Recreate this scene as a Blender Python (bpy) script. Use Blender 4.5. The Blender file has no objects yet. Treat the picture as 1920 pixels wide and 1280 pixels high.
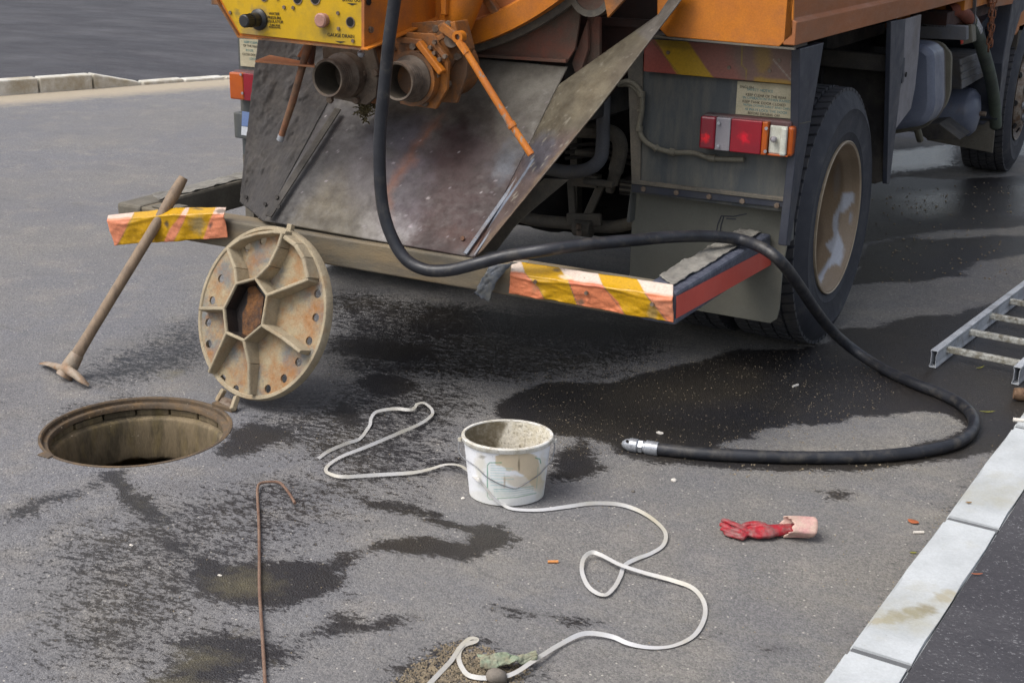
import bpy, bmesh, math, random
import numpy as np
from mathutils import Vector, Matrix
random.seed(7)
SC = bpy.context.scene; COL = SC.collection
# ------------------------------------------------------------------ camera
CAM = Vector((2.5941, -4.4841, 1.6858)); PITCH, ROLL, YAW, FPX = .3183, .0157, .5032, 2506.58
Fw = Vector((-math.sin(YAW)*math.cos(PITCH), math.cos(YAW)*math.cos(PITCH), -math.sin(PITCH)))
_r = Vector((math.cos(YAW), math.sin(YAW), 0)); _u = _r.cross(Fw)
Rt = _r*math.cos(ROLL)+_u*math.sin(ROLL); Up = -_r*math.sin(ROLL)+_u*math.cos(ROLL)
cd = bpy.data.cameras.new('camera'); cam = bpy.data.objects.new('camera', cd); COL.objects.link(cam)
m3 = Matrix((Rt, Up, -Fw)).transposed(); cam.matrix_world = Matrix.Translation(CAM) @ m3.to_4x4()
cd.sensor_width = 36; cd.lens = FPX/1920*36; cd.clip_start = .05; cd.clip_end = 600
cd.dof.use_dof = True; cd.dof.focus_distance = 4.9; cd.dof.aperture_fstop = 16
SC.camera = cam
# ------------------------------------------------------------------ light
SUN_EL, SUN_AZ = math.radians(58), math.radians(215)      # soft overcast daylight from behind the camera
w = bpy.data.worlds.new('World'); SC.world = w; w.use_nodes = True
nt = w.node_tree; bg = nt.nodes['Background']; sky = nt.nodes.new('ShaderNodeTexSky')
sky.sky_type = 'NISHITA'; sky.sun_disc = False; sky.sun_elevation = SUN_EL; sky.sun_rotation = SUN_AZ
sky.air_density = 1.0; sky.dust_density = 5.0; sky.ozone_density = 1.0
hs = nt.nodes.new('ShaderNodeHueSaturation'); hs.inputs['Saturation'].default_value = .5
nt.links.new(sky.outputs[0], hs.inputs['Color']); nt.links.new(hs.outputs[0], bg.inputs['Color']); bg.inputs['Strength'].default_value = .15
sl = bpy.data.lights.new('sun', 'SUN'); sl.energy = .95; sl.angle = math.radians(28); sl.color = (1, .985, .955)
so = bpy.data.objects.new('sun', sl); COL.objects.link(so)
sd = Vector((math.sin(SUN_AZ)*math.cos(SUN_EL), math.cos(SUN_AZ)*math.cos(SUN_EL), math.sin(SUN_EL)))
so.rotation_euler = sd.to_track_quat('Z', 'Y').to_euler(); so.location = (0, 0, 20)
vs = SC.view_settings; vs.view_transform = 'Standard'; vs.look = 'None'; vs.exposure = 0.49; vs.gamma = 1; vs.use_curve_mapping = False

# ------------------------------------------------------------------ measuring rays (real planes of the place)
def _ray(x, y): return Fw*FPX+Rt*(x-960)-Up*(y-640)
def _on(ax, v, x, y):
    d = _ray(x, y); return CAM+d*((v-CAM[ax])/d[ax])
def Z(x, y, v=0.): return _on(2, v, x, y)
def Y(x, y, v): return _on(1, v, x, y)
def X(x, y, v): return _on(0, v, x, y)
def PL(x, y, c, n):
    d = _ray(x, y); return CAM+d*((Vector(c)-CAM).dot(n)/d.dot(n))
def proj_np(P):
    v = P-np.array(CAM); z = v@np.array(Fw)
    return np.stack([960+FPX*(v@np.array(Rt))/z, 640-FPX*(v@np.array(Up))/z], -1)

# ------------------------------------------------------------------ numpy noise and stains
def vn(x, y, seed=0):
    xi = np.floor(x).astype(np.int64); yi = np.floor(y).astype(np.int64); fx = x-xi; fy = y-yi
    fx = fx*fx*(3-2*fx); fy = fy*fy*(3-2*fy)
    def h(a, b):
        n = (a*374761393+b*668265263+seed*1442695041) & 0xffffffff
        n = ((n ^ (n >> 13))*1274126177) & 0xffffffff
        return ((n ^ (n >> 16)) & 0xffff)/65535.
    return (h(xi, yi)*(1-fx)+h(xi+1, yi)*fx)*(1-fy)+(h(xi, yi+1)*(1-fx)+h(xi+1, yi+1)*fx)*fy
def fbm(x, y, seed=0, o=4):
    s = 0; a = .5
    for i in range(o): s = s+a*vn(x*2**i, y*2**i, seed+i*17); a *= .5
    return s/(1-.5**o)
def sdf(P, poly):
    """signed distance, positive inside"""
    poly = np.array(poly, float); n = len(poly); d = np.full(len(P), 1e9); ins = np.zeros(len(P), bool)
    for i in range(n):
        a = poly[i]; b = poly[(i+1) % n]; e = b-a; q = P-a
        t = np.clip((q@e)/(e@e+1e-12), 0, 1); dd = q-t[:, None]*e; d = np.minimum(d, (dd**2).sum(1))
        c = (a[1] > P[:, 1]) != (b[1] > P[:, 1])
        if abs(e[1]) > 1e-12: ins ^= c & (P[:, 0] < e[0]*(P[:, 1]-a[1])/e[1]+a[0])
    d = np.sqrt(d); return np.where(ins, d, -d)
def lined(P, pts):
    pts = np.array(pts, float); d = np.full(len(P), 1e9)
    for a, b in zip(pts[:-1], pts[1:]):
        e = b-a; q = P-a; t = np.clip((q@e)/(e@e+1e-12), 0, 1); d = np.minimum(d, ((q-t[:, None]*e)**2).sum(1))
    return np.sqrt(d)
def S(r, g, b):
    f = lambda c: (c/255/12.92) if c <= 10 else ((c/255+.055)/1.055)**2.4
    return (f(r), f(g), f(b))

# ------------------------------------------------------------------ materials
def mat(name, col, col2=None, rough=.6, metal=0., scale=6., lo=.4, hi=.65, dirt=None, damt=.5, dscale=4., bump=.15, bscale=90.,
        attr=False, stains=(), fine=.18, chips=None, camt=.62, cscale=25., stretch=(1, 1, 1), coat=0., rvar=.12, spec=.5, alpha=1., trans=0.):
    m = bpy.data.materials.new(name); m.use_nodes = True; t = m.node_tree; nd = t.nodes; bs = nd['Principled BSDF']
    def N(k, **kw):
        n = nd.new(k)
        for a, b in kw.items(): setattr(n, a, b)
        return n
    L = t.links.new; tc = N('ShaderNodeTexCoord'); mp = N('ShaderNodeMapping'); mp.inputs['Scale'].default_value = stretch; L(tc.outputs['Object'], mp.inputs[0])
    def noise(sc, det=6., rg=.6):
        n = N('ShaderNodeTexNoise'); n.inputs['Scale'].default_value = sc; n.inputs['Detail'].default_value = det; n.inputs['Roughness'].default_value = rg
        L(mp.outputs[0], n.inputs['Vector']); return n.outputs['Fac']
    def mr(src, a, b, c=0., d=1.):
        n = N('ShaderNodeMapRange'); L(src, n.inputs[0])
        for i, v in enumerate((a, b, c, d)): n.inputs[i+1].default_value = v
        return n.outputs[0]
    def mix(fac, a, b, bt='MIX'):
        n = N('ShaderNodeMix', data_type='RGBA', blend_type=bt)
        for s, v in ((0, fac), (6, a), (7, b)):
            if isinstance(v, (int, float)): n.inputs[s].default_value = v
            elif isinstance(v, tuple): n.inputs[s].default_value = (*v, 1)
            else: L(v, n.inputs[s])
        return n.outputs[2]
    if attr:
        a = N('ShaderNodeAttribute', attribute_name='Col'); c = a.outputs['Color']
        if col2: c = mix(mr(noise(scale), lo, hi), c, col2, 'MULTIPLY')
    else:
        c = N('ShaderNodeRGB').outputs[0]; c.default_value = (*col, 1)
        if col2: c = mix(mr(noise(scale), lo, hi), c, col2)
    rf = None
    if dirt:
        dm = mr(noise(dscale, 9., .68), 1-damt-.12, 1-damt+.12); c = mix(dm, c, dirt); rf = dm
    for (p, r, cc, st) in stains:
        d = N('ShaderNodeVectorMath', operation='DISTANCE'); L(tc.outputs['Object'], d.inputs[0]); d.inputs[1].default_value = p
        ad = N('ShaderNodeMath', operation='ADD'); L(d.outputs['Value'], ad.inputs[0]); L(mr(noise(1.6/r, 7.), 0, 1, -r*.9, r*.9), ad.inputs[1])
        c = mix(mr(ad.outputs[0], r*.35, r*1.1, st, 0.), c, cc)
    if chips:
        cm = mr(noise(cscale, 8., .7), camt, camt+.035); c = mix(cm, c, chips)
    if fine: c = mix(1., c, mix(mr(noise(bscale*2.2, 4., .7), .3, .7), (1-fine,)*3, (1+fine*.6,)*3), 'MULTIPLY')
    L(c, bs.inputs['Base Color'])
    r0 = mr(noise(scale*2.3, 5.), .3, .7, max(rough-rvar, .03), min(rough+rvar, 1)); L(r0, bs.inputs['Roughness'])
    bs.inputs['Metallic'].default_value = metal; bs.inputs['Coat Weight'].default_value = coat; bs.inputs['Specular IOR Level'].default_value = spec
    if trans: bs.inputs['Transmission Weight'].default_value = trans
    if bump:
        b = N('ShaderNodeBump'); b.inputs['Strength'].default_value = bump; b.inputs['Distance'].default_value = .004
        b2 = N('ShaderNodeMath', operation='ADD'); L(noise(bscale, 6., .65), b2.inputs[0]); L(mr(noise(bscale*.16, 5.), 0, 1, 0, 2.), b2.inputs[1])
        L(b2.outputs[0], b.inputs['Height']); L(b.outputs[0], bs.inputs['Normal'])
    m.diffuse_color = (*col, 1); return m

DUST = S(112, 104, 92); RUST = S(112, 62, 34); GRIME = S(52, 47, 42)
MT = {}
MT['orange'] = mat('orange_paint', (.54, .175, .010), (.45, .14, .016), rough=.45, dirt=S(140, 88, 56), damt=.40, dscale=3.2, bump=.06, chips=S(90, 62, 48), camt=.74)
MT['orange_dirty'] = mat('orange_paint_dirty', (.42, .145, .014), S(150, 92, 40), rough=.55, dirt=S(104, 78, 58), damt=.52, dscale=8, bump=.35, chips=S(70, 52, 44), camt=.66, cscale=38)
MT['orange_dust'] = mat('orange_paint_dusty', S(158, 96, 52), S(144, 88, 46), rough=.6, dirt=S(132, 96, 70), damt=.42, dscale=2.2, bump=.1, stretch=(1, .5, 1.5))
MT['salmon'] = mat('faded_red_oxide', S(122, 74, 58), S(104, 68, 56), rough=.75, dirt=S(92, 78, 66), damt=.5, dscale=6, bump=.3)
MT['maroon'] = mat('dark_red_oxide', S(66, 34, 24), S(44, 28, 22), rough=.8, dirt=S(40, 32, 28), damt=.45, bump=.2)
MT['dark'] = mat('dark_chassis', S(40, 38, 38), S(62, 58, 54), rough=.8, dirt=S(84, 78, 68), damt=.42, bump=.4)
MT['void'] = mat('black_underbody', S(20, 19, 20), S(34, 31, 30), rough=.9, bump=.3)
MT['greymud'] = mat('grey_dusty_metal', S(96, 92, 84), S(78, 75, 70), rough=.8, dirt=S(116, 108, 94), damt=.45, bump=.4, dscale=7)
MT['greypipe'] = mat('blue_grey_pipe', S(98, 100, 106), S(84, 84, 86), rough=.6, dirt=S(100, 95, 86), damt=.45, bump=.2)
MT['panel'] = mat('dark_painted_steel', S(68, 73, 76), S(82, 85, 84), rough=.6, scale=3, dirt=S(104, 102, 94), damt=.44, bump=.12, stretch=(2.5, 1, .5), dscale=5)
MT['navy'] = mat('dark_blue_edge', S(42, 46, 57), S(54, 58, 68), rough=.5, dirt=S(70, 68, 66), damt=.33, bump=.12)
MT['flap'] = mat('mudflap_rubber', S(108, 108, 99), S(98, 98, 90), rough=.8, scale=2.5, dirt=S(110, 108, 97), damt=.4, dscale=2.4, bump=.12, fine=.1)
MT['tyre'] = mat('tyre_rubber', S(44, 46, 54), S(54, 56, 62), rough=.72, dirt=S(84, 82, 80), damt=.3, dscale=6, bump=.25, bscale=140)
MT['tread'] = mat('tread_rubber', S(58, 59, 64), S(70, 70, 72), rough=.75, dirt=S(96, 92, 86), damt=.34, dscale=8, bump=.3, bscale=140)
MT['lip'] = mat('rim_lip', S(172, 158, 136), S(146, 130, 108), rough=.45, scale=12, bump=.15)  # paler than the rim, stands for the highlight along its edge
MT['rim'] = mat('wheel_rim', S(122, 104, 84), S(104, 88, 70), rough=.45, scale=9, dirt=S(96, 74, 54), damt=.42, dscale=9, bump=.15)
MT['rimpaint'] = mat('painted_rim_attr', (.3, .25, .2), None, rough=.42, attr=True, bump=.12)
MT['hub'] = mat('hub_flaking', S(150, 146, 138), S(120, 104, 88), rough=.5, scale=22, dirt=S(98, 74, 52), damt=.5, dscale=26, bump=.3)
MT['steel'] = mat('bright_steel', S(182, 186, 192), S(156, 160, 166), rough=.32, metal=.5, bump=.05, scale=30)
MT['bolt'] = mat('bolt_steel', S(126, 112, 98), S(92, 74, 60), rough=.6, metal=.2, scale=40, bump=.2)
MT['alu'] = mat('ladder_aluminium', S(198, 202, 206), S(172, 176, 182), rough=.5, metal=.1, scale=8, dirt=S(116, 112, 104), damt=.36, dscale=14, bump=.06)
MT['rung'] = mat('rung_aluminium', S(194, 194, 186), S(146, 142, 128), rough=.6, metal=.05, scale=35, lo=.45, hi=.6, dirt=S(108, 100, 84), damt=.44, dscale=50, bump=.15)
MT['chute'] = mat('chute_steel', (.2, .2, .2), (.62, .595, .575), rough=.55, attr=True, scale=16, bump=.2, bscale=70, rvar=.16, spec=.35)
MT['mudcake'] = mat('caked_mud', S(58, 55, 54), S(46, 43, 42), rough=.85, dirt=S(74, 70, 66), damt=.42, dscale=14, bump=.9, bscale=26)
MT['bumper'] = mat('bumper_grey_bar', S(112, 104, 88), S(92, 86, 76), rough=.75, dirt=S(128, 112, 86), damt=.45, dscale=5, bump=.3, stretch=(.6, 1, 2), chips=S(96, 60, 40), camt=.7)
MT['bumpdark'] = mat('bumper_dark_mud', S(116, 111, 100), S(92, 88, 79), rough=.85, dirt=S(104, 98, 86), damt=.42, dscale=9, bump=.6, bscale=40)
MT['peel'] = mat('peeling_mud_crust', S(138, 135, 127), S(106, 103, 97), rough=.85, scale=14, bump=.7, bscale=35)
MT['bluebar'] = mat('side_bar_blue', S(70, 74, 88), S(92, 96, 108), rough=.5, scale=30, bump=.5, bscale=60)
MT['sign'] = mat('reflective_sheeting', (.5, .3, .1), (.93, .91, .9), rough=.42, attr=True, scale=14, bump=.12, bscale=60, spec=.5)
MT['redstrip'] = mat('red_side_strip', S(206, 84, 70), S(190, 74, 60), rough=.45, scale=2, dirt=S(150, 74, 64), damt=.3, bump=.03, fine=.06)
MT['yellow'] = mat('yellow_control_plate', S(202, 162, 8), S(188, 150, 10), rough=.45, scale=4, dirt=S(146, 124, 46), damt=.38, dscale=5, bump=.05, fine=.07,
    stains=[(tuple(Y(488, 35, -.8)), .045, S(118, 108, 84), .85), (tuple(Y(470, 62, -.8)), .05, S(120, 110, 90), .6), (tuple(Y(607, 60, -.8)), .022, S(130, 112, 50), .8), (tuple(Y(445, 25, -.8)), .016, S(110, 100, 60), .7)], chips=S(84, 74, 50), camt=.80, cscale=30)
MT['black'] = mat('black_plastic', S(30, 30, 32), S(46, 46, 48), rough=.45, scale=20, bump=.1)
MT['hole'] = mat('dark_cavity', (.006, .005, .005), rough=.95, bump=0, fine=0)
MT['pinkknob'] = mat('faded_knob', S(176, 130, 116), S(150, 112, 98), rough=.6, bump=.1)
MT['ink'] = mat('black_lettering', S(34, 32, 24), S(60, 54, 30), rough=.6, bump=0, scale=60, fine=0)
MT['stick'] = mat('faded_sticker', S(186, 178, 150), S(168, 162, 136), rough=.6, scale=12, dirt=S(140, 130, 100), damt=.4, dscale=8, bump=.05)
MT['teal'] = mat('teal_print', S(44, 118, 130), S(120, 150, 140), rough=.6, scale=40, bump=0)
MT['glassred'] = mat('red_lens', S(140, 12, 32), S(120, 16, 34), rough=.18, scale=6, bump=.05, coat=.6, fine=.04, rvar=.06,
    stains=[(tuple(Y(1325, 258, -.06)), .022, (.85, .0, .01), .9), (tuple(Y(1397, 258, -.06)), .024, (.75, .0, .02), .8)])  # two brighter red spots on the lens
MT['glassamber'] = mat('amber_lens', S(178, 84, 14), S(160, 72, 16), rough=.2, bump=.05, coat=.5, fine=.04, rvar=.06)
MT['glassclear'] = mat('dull_clear_lens', S(142, 138, 142), S(122, 120, 126), rough=.25, bump=.05, coat=.4, fine=.04)
MT['lampwhite'] = mat('lamp_reflector', S(206, 208, 196), S(184, 184, 170), rough=.4, scale=16, bump=.05)
MT['lamphouse'] = mat('lamp_housing', S(96, 62, 62), S(76, 64, 64), rough=.6, bump=.15)
MT['blueplate'] = mat('blue_plate', S(96, 120, 168), S(110, 130, 170), rough=.45, bump=.03)
MT['whitepl'] = mat('white_plate', S(196, 200, 206), rough=.45, bump=.03)
MT['rustbar'] = mat('rusty_bar', S(120, 90, 66), S(132, 84, 56), rough=.7, scale=14, dirt=S(84, 66, 52), damt=.46, dscale=22, bump=.4)
MT['pipeend'] = mat('worn_coupling', S(112, 101, 88), S(94, 78, 64), rough=.65, metal=.1, scale=12, dirt=S(66, 56, 48), damt=.45, dscale=20, bump=.35)
MT['pipein'] = mat('pipe_inside', S(86, 78, 66), S(60, 54, 46), rough=.85, scale=8, bump=.3)
MT['lever'] = mat('orange_lever', (.66, .22, .02), (.55, .17, .03), rough=.45, scale=12, chips=S(150, 140, 128), camt=.6, cscale=30, dirt=S(140, 84, 50), damt=.35, dscale=20, bump=.15, stretch=(1, 1, .4))
MT['hose'] = mat('black_rubber_hose', S(30, 32, 38), S(44, 46, 52), rough=.45, scale=10, dirt=S(82, 78, 72), damt=.37, dscale=16, bump=.12, bscale=120)
MT['greenhose'] = mat('green_grey_hose', S(82, 92, 80), S(66, 74, 68), rough=.7, bump=.15)
MT['tank'] = mat('blue_grey_tank', S(92, 98, 114), S(104, 110, 124), rough=.4, dirt=S(108, 92, 78), damt=.3, dscale=7, bump=.06)
MT['tanktan'] = mat('tank_dusty_side', S(86, 78, 74), S(72, 66, 64), rough=.7, bump=.15)
MT['greyskirt'] = mat('grey_side_skirt', S(126, 124, 128), S(112, 110, 114), rough=.5, dirt=S(104, 96, 92), damt=.38, bump=.08)
MT['conduit'] = mat('tan_conduit', S(112, 108, 94), S(98, 94, 82), rough=.7, bump=.25)
MT['tape'] = mat('torn_tape', S(74, 80, 90), S(104, 104, 100), rough=.6, scale=25, bump=.5, bscale=50)
MT['iron'] = mat('cast_iron_dusty', S(166, 153, 128), S(146, 134, 112), rough=.85, scale=9, dirt=S(146, 118, 84), damt=.34, dscale=14, bump=.6, bscale=70)
MT['ironface'] = mat('cast_iron_rusty_face', S(156, 142, 114), S(112, 114, 112), rough=.8, scale=9, lo=.46, hi=.62, dirt=S(148, 103, 60), damt=.45, dscale=11, bump=.6, bscale=60)
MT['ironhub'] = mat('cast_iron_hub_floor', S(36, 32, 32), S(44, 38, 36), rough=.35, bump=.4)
MT['ironrust'] = mat('orange_rust', S(116, 76, 38), S(66, 46, 34), rough=.8, scale=30, bump=.8)
MT['frame'] = mat('manhole_frame_rust', S(96, 82, 66), S(74, 64, 54), rough=.85, scale=12, dirt=S(120, 96, 66), damt=.42, dscale=24, bump=.7, bscale=50)
MT['shaft'] = mat('shaft_wall', S(128, 113, 88), S(88, 78, 60), rough=.85, scale=11, lo=.44, hi=.58, dirt=S(132, 116, 76), damt=.36, dscale=13, bump=.5, stretch=(1, 1, .3))
MT['bucket'] = mat('white_bucket', (.7, .7, .7), (.93, .93, .92), rough=.42, attr=True, scale=20, bump=.04, fine=.05)
MT['bucketin'] = mat('bucket_inside', (.3, .3, .3), (.84, .82, .76), rough=.8, attr=True, scale=45, lo=.45, hi=.6, bump=.6, bscale=80)
MT['wire'] = mat('galvanised_wire', S(150, 152, 156), S(110, 108, 106), rough=.4, metal=.6, scale=30, bump=.05)
MT['strap'] = mat('white_plastic_strap', S(188, 188, 189), S(176, 172, 160), rough=.45, scale=5, dirt=S(170, 162, 138), damt=.36, dscale=3, bump=.08, fine=.06)
MT['rod'] = mat('rusty_rod', S(124, 100, 84), S(104, 76, 62), rough=.8, scale=18, bump=.3)
MT['wood'] = mat('worn_handle_wood', S(142, 122, 100), S(124, 106, 88), rough=.65, scale=16, dirt=S(96, 82, 70), damt=.38, dscale=14, bump=.3, stretch=(2.5, 2.5, .5))
MT['pick'] = mat('pick_head_iron', S(146, 132, 114), S(138, 102, 68), rough=.6, scale=18, dirt=S(168, 152, 138), damt=.42, dscale=22, bump=.4)
MT['glove'] = mat('red_glove', S(164, 26, 40), S(138, 28, 40), rough=.55, scale=26, dirt=S(126, 100, 96), damt=.44, dscale=34, bump=.6, bscale=60)
MT['cuff'] = mat('pink_cuff', S(196, 172, 156), S(190, 140, 138), rough=.85, scale=22, dirt=S(176, 150, 136), damt=.45, dscale=24, bump=.4, chips=S(110, 40, 60), camt=.7, cscale=70)
MT['kerb'] = mat('kerb_white_concrete', S(186, 190, 192), S(168, 172, 173), rough=.8, scale=5, dirt=S(164, 162, 148), damt=.36, dscale=4, bump=.3, bscale=70, fine=.1, chips=S(96, 94, 90), camt=.675, cscale=62)
MT['kerbfar'] = mat('kerb_old_concrete', S(212, 210, 202), S(186, 182, 170), rough=.85, scale=6, dirt=S(158, 146, 122), damt=.42, dscale=5, bump=.3)
MT['mortar'] = mat('joint_mortar', S(96, 98, 100), rough=.9, bump=.3)
MT['leafo'] = mat('orange_leaf', S(176, 98, 58), rough=.7, bump=.2)
MT['leafg'] = mat('yellow_green_leaf', S(136, 134, 50), rough=.6, bump=.1)
MT['butt'] = mat('white_paper', S(214, 208, 198), rough=.8, bump=.1)
MT['butto'] = mat('cork_paper', S(206, 138, 78), rough=.8, bump=.1)
MT['stone'] = mat('grey_stone', S(122, 114, 104), S(100, 96, 90), rough=.85, bump=.4)
MT['cloth'] = mat('pale_green_cloth', S(132, 150, 126), S(146, 150, 130), rough=.9, scale=25, dirt=S(140, 130, 108), damt=.46, dscale=30, bump=.7)
MT['grain'] = mat('gravel_grains', S(150, 136, 112), S(110, 100, 86), rough=.85, scale=60, bump=0)
MT['crate'] = mat('brown_lump', S(120, 96, 74), S(82, 58, 44), rough=.85, scale=30, bump=.6)

# ------------------------------------------------------------------ mesh tools
class B:
    def __init__(s): s.v = []; s.f = []
    def add(s, v, f):
        o = len(s.v); s.v += [Vector(p) for p in v]; s.f += [tuple(i+o for i in q) for q in f]; return s
    def box(s, a, b, M=None):
        a = Vector(a); b = Vector(b); v = [Vector((x, y, z)) for z in (a.z, b.z) for y in (a.y, b.y) for x in (a.x, b.x)]
        if M: v = [M @ p for p in v]
        return s.add(v, [(0, 2, 3, 1), (4, 5, 7, 6), (0, 1, 5, 4), (2, 6, 7, 3), (0, 4, 6, 2), (1, 3, 7, 5)])
    def bar(s, p, q, wd, ht, up=(0, 0, 1)):
        """box beam from p to q, width wd across, height ht along up"""
        p = Vector(p); q = Vector(q); d = (q-p).normalized(); a = d.cross(Vector(up)).normalized(); u = a.cross(d)
        v = [e+a*(sx*wd/2)+u*(sz*ht/2) for e in (p, q) for sz in (-1, 1) for sx in (-1, 1)]
        return s.add(v, [(0, 1, 3, 2), (4, 6, 7, 5), (0, 4, 5, 1), (2, 3, 7, 6), (0, 2, 6, 4), (1, 5, 7, 3)])
    def tube(s, pts, r, n=14, caps=True, flat=None):
        pts = [Vector(p) for p in pts]; rs = r if isinstance(r, (list, tuple)) else [r]*len(pts)
        t = [((pts[min(i+1, len(pts)-1)]-pts[max(i-1, 0)]).normalized()) for i in range(len(pts))]
        a = t[0].orthogonal().normalized(); V = []
        for i, p in enumerate(pts):
            a = (a-t[i]*a.dot(t[i])).normalized(); b = t[i].cross(a)
            for k in range(n):
                g = 2*math.pi*k/n; V.append(p+(a*math.cos(g)+b*math.sin(g))*rs[i])
        F = [(i*n+k, i*n+(k+1) % n, (i+1)*n+(k+1) % n, (i+1)*n+k) for i in range(len(pts)-1) for k in range(n)]
        if caps: F += [tuple(range(n))[::-1], tuple((len(pts)-1)*n+k for k in range(n))]
        return s.add(V, F)
    def cyl(s, p, q, r, n=16, r2=None): return s.tube([p, q], [r, r if r2 is None else r2], n)
    def lathe(s, o, ax, prof, n=48, closed=False):
        """prof: (radius, distance along ax)"""
        o = Vector(o); ax = Vector(ax).normalized(); a = ax.orthogonal().normalized(); b = ax.cross(a); m = len(prof)
        V = [o+ax*h+(a*math.cos(2*math.pi*k/n)+b*math.sin(2*math.pi*k/n))*r for (r, h) in prof for k in range(n)]
        F = [(i % m*n+k, i % m*n+(k+1) % n, (i+1) % m*n+(k+1) % n, (i+1) % m*n+k) for i in range(m if closed else m-1) for k in range(n)]
        return s.add(V, F)
    def prism(s, poly, d):
        """closed polygon extruded by vector d"""
        poly = [Vector(p) for p in poly]; d = Vector(d); n = len(poly)
        return s.add(poly+[p+d for p in poly], [tuple(range(n)), tuple(range(2*n-1, n-1, -1))]+[(i, i+n, (i+1) % n+n, (i+1) % n) for i in range(n)])
    def bolt(s, p, ax, r=.009, h=.007):
        return s.tube([p, Vector(p)+Vector(ax).normalized()*h], r, 6)
    def build(s, name, m, parent=None, smooth=False, bevel=0., loc=None):
        me = bpy.data.meshes.new(name); me.from_pydata([tuple(p) for p in s.v], [], s.f)
        return link(name, me, m, parent, smooth, bevel)
def link(name, me, m, parent=None, smooth=False, bevel=0.):
    bm = bmesh.new(); bm.from_mesh(me); bmesh.ops.recalc_face_normals(bm, faces=bm.faces); bm.to_mesh(me); bm.free()
    o = bpy.data.objects.new(name, me); COL.objects.link(o)
    if m: me.materials.append(MT[m] if isinstance(m, str) else m)
    if parent:
        o.parent = parent
        if parent.type == 'EMPTY': o.location = -parent.location
    if smooth:
        me.polygons.foreach_set('use_smooth', [True]*len(me.polygons))
        if smooth != 'all': me.set_sharp_from_angle(angle=math.radians(38))
    if bevel:
        b = o.modifiers.new('bevel', 'BEVEL'); b.width = bevel; b.segments = 2; b.limit_method = 'ANGLE'; b.angle_limit = math.radians(35)
    return o
def thing(name, label, cat, loc=(0, 0, 0), group=None):
    o = bpy.data.objects.new(name, None); COL.objects.link(o); o.location = loc; o.empty_display_size = .1; tag(o, label, cat, group); return o
def tag(o, label, cat, group=None):
    o['label'] = label; o['category'] = cat
    if group: o['group'] = group
    return o
def structure(o): o['kind'] = 'structure'; return o
def spline(pts, n=8):
    pts = [Vector(p) for p in pts]; out = []
    P = [pts[0]*2-pts[1]]+pts+[pts[-1]*2-pts[-2]]
    for i in range(1, len(P)-2):
        a, b, c, d = P[i-1:i+3]
        for k in range(n):
            t = k/n; out.append(.5*((2*b)+(c-a)*t+(2*a-5*b+4*c-d)*t*t+(3*b-a-3*c+d)*t**3))
    return out+[pts[-1]]
def from_curve(cu, name, m, parent, Mx=None, smooth=False):
    o = bpy.data.objects.new('tmp', cu); COL.objects.link(o); bpy.context.view_layer.update()
    me = bpy.data.meshes.new_from_object(o.evaluated_get(bpy.context.evaluated_depsgraph_get())); me.name = name
    bpy.data.objects.remove(o); bpy.data.curves.remove(cu)
    if Mx: me.transform(Mx)
    me.materials.clear(); return link(name, me, m, parent, smooth)
def frameM(o, ex, ey):
    ex = Vector(ex).normalized(); ey = Vector(ey); ez = ex.cross(ey).normalized(); ey = ez.cross(ex)
    M = Matrix((ex, ey, ez)).transposed().to_4x4(); M.translation = Vector(o); return M
def plate(loops, th, name, m, parent, Mx, bev=.0):
    """flat plate with holes: loops[0] is the outline, the others are holes, in the frame Mx; th = thickness along z"""
    cu = bpy.data.curves.new(name, 'CURVE'); cu.dimensions = '2D'; cu.fill_mode = 'BOTH'; cu.extrude = th/2; cu.bevel_depth = bev; cu.bevel_resolution = 1
    for lp in loops:
        sp = cu.splines.new('POLY'); sp.points.add(len(lp)-1); sp.use_cyclic_u = True
        for i, (x, y) in enumerate(lp): sp.points[i].co = (x, y, 0, 1)
    return from_curve(cu, name, m, parent, Mx @ Matrix.Translation((0, 0, -th/2)))
def circ(cx, cy, r, n=20): return [(cx+r*math.cos(2*math.pi*k/n), cy+r*math.sin(2*math.pi*k/n)) for k in range(n)]
def text(s, size, name, m, parent, Mx, align='CENTER', th=.0004, spacing=1., bold=0.):
    cu = bpy.data.curves.new(name, 'FONT'); cu.body = s; cu.size = size; cu.align_x = align; cu.align_y = 'CENTER'; cu.extrude = th; cu.space_character = spacing; cu.offset = bold
    return from_curve(cu, name, m, parent, Mx)
def rearM(p): return frameM(p, (1, 0, 0), (0, 0, 1))      # faces -Y (to the rear of the truck)
def patch(name, m, parent, c, nu, nv, th=.004, disp=None, bend=None, smooth='all'):
    """bilinear sheet c00,c10,c11,c01 with (nu x nv) cells"""
    c = [np.array(p, float) for p in c]; u = np.linspace(0, 1, nu+1); v = np.linspace(0, 1, nv+1); U, V = np.meshgrid(u, v); U = U.ravel()[:, None]; V = V.ravel()[:, None]
    P = c[0]*(1-U)*(1-V)+c[1]*U*(1-V)+c[2]*U*V+c[3]*(1-U)*V
    if disp is not None: P = P+disp(U[:, 0], V[:, 0], P)
    F = [(j*(nu+1)+i, j*(nu+1)+i+1, (j+1)*(nu+1)+i+1, (j+1)*(nu+1)+i) for j in range(nv) for i in range(nu)]
    me = bpy.data.meshes.new(name); me.from_pydata(P.tolist(), [], F); o = link(name, me, m, parent, smooth)
    if th:
        s = o.modifiers.new('thickness', 'SOLIDIFY'); s.thickness = th; s.offset = 0
    return o
def setcol(o, C):
    a = o.data.color_attributes.new('Col', 'FLOAT_COLOR', 'POINT'); C4 = np.ones((len(C), 4), np.float32); C4[:, :3] = C; a.data.foreach_set('color', C4.ravel())
def pts_of(o):
    P = np.zeros(len(o.data.vertices)*3); o.data.vertices.foreach_get('co', P); return P.reshape(-1, 3)
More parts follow.
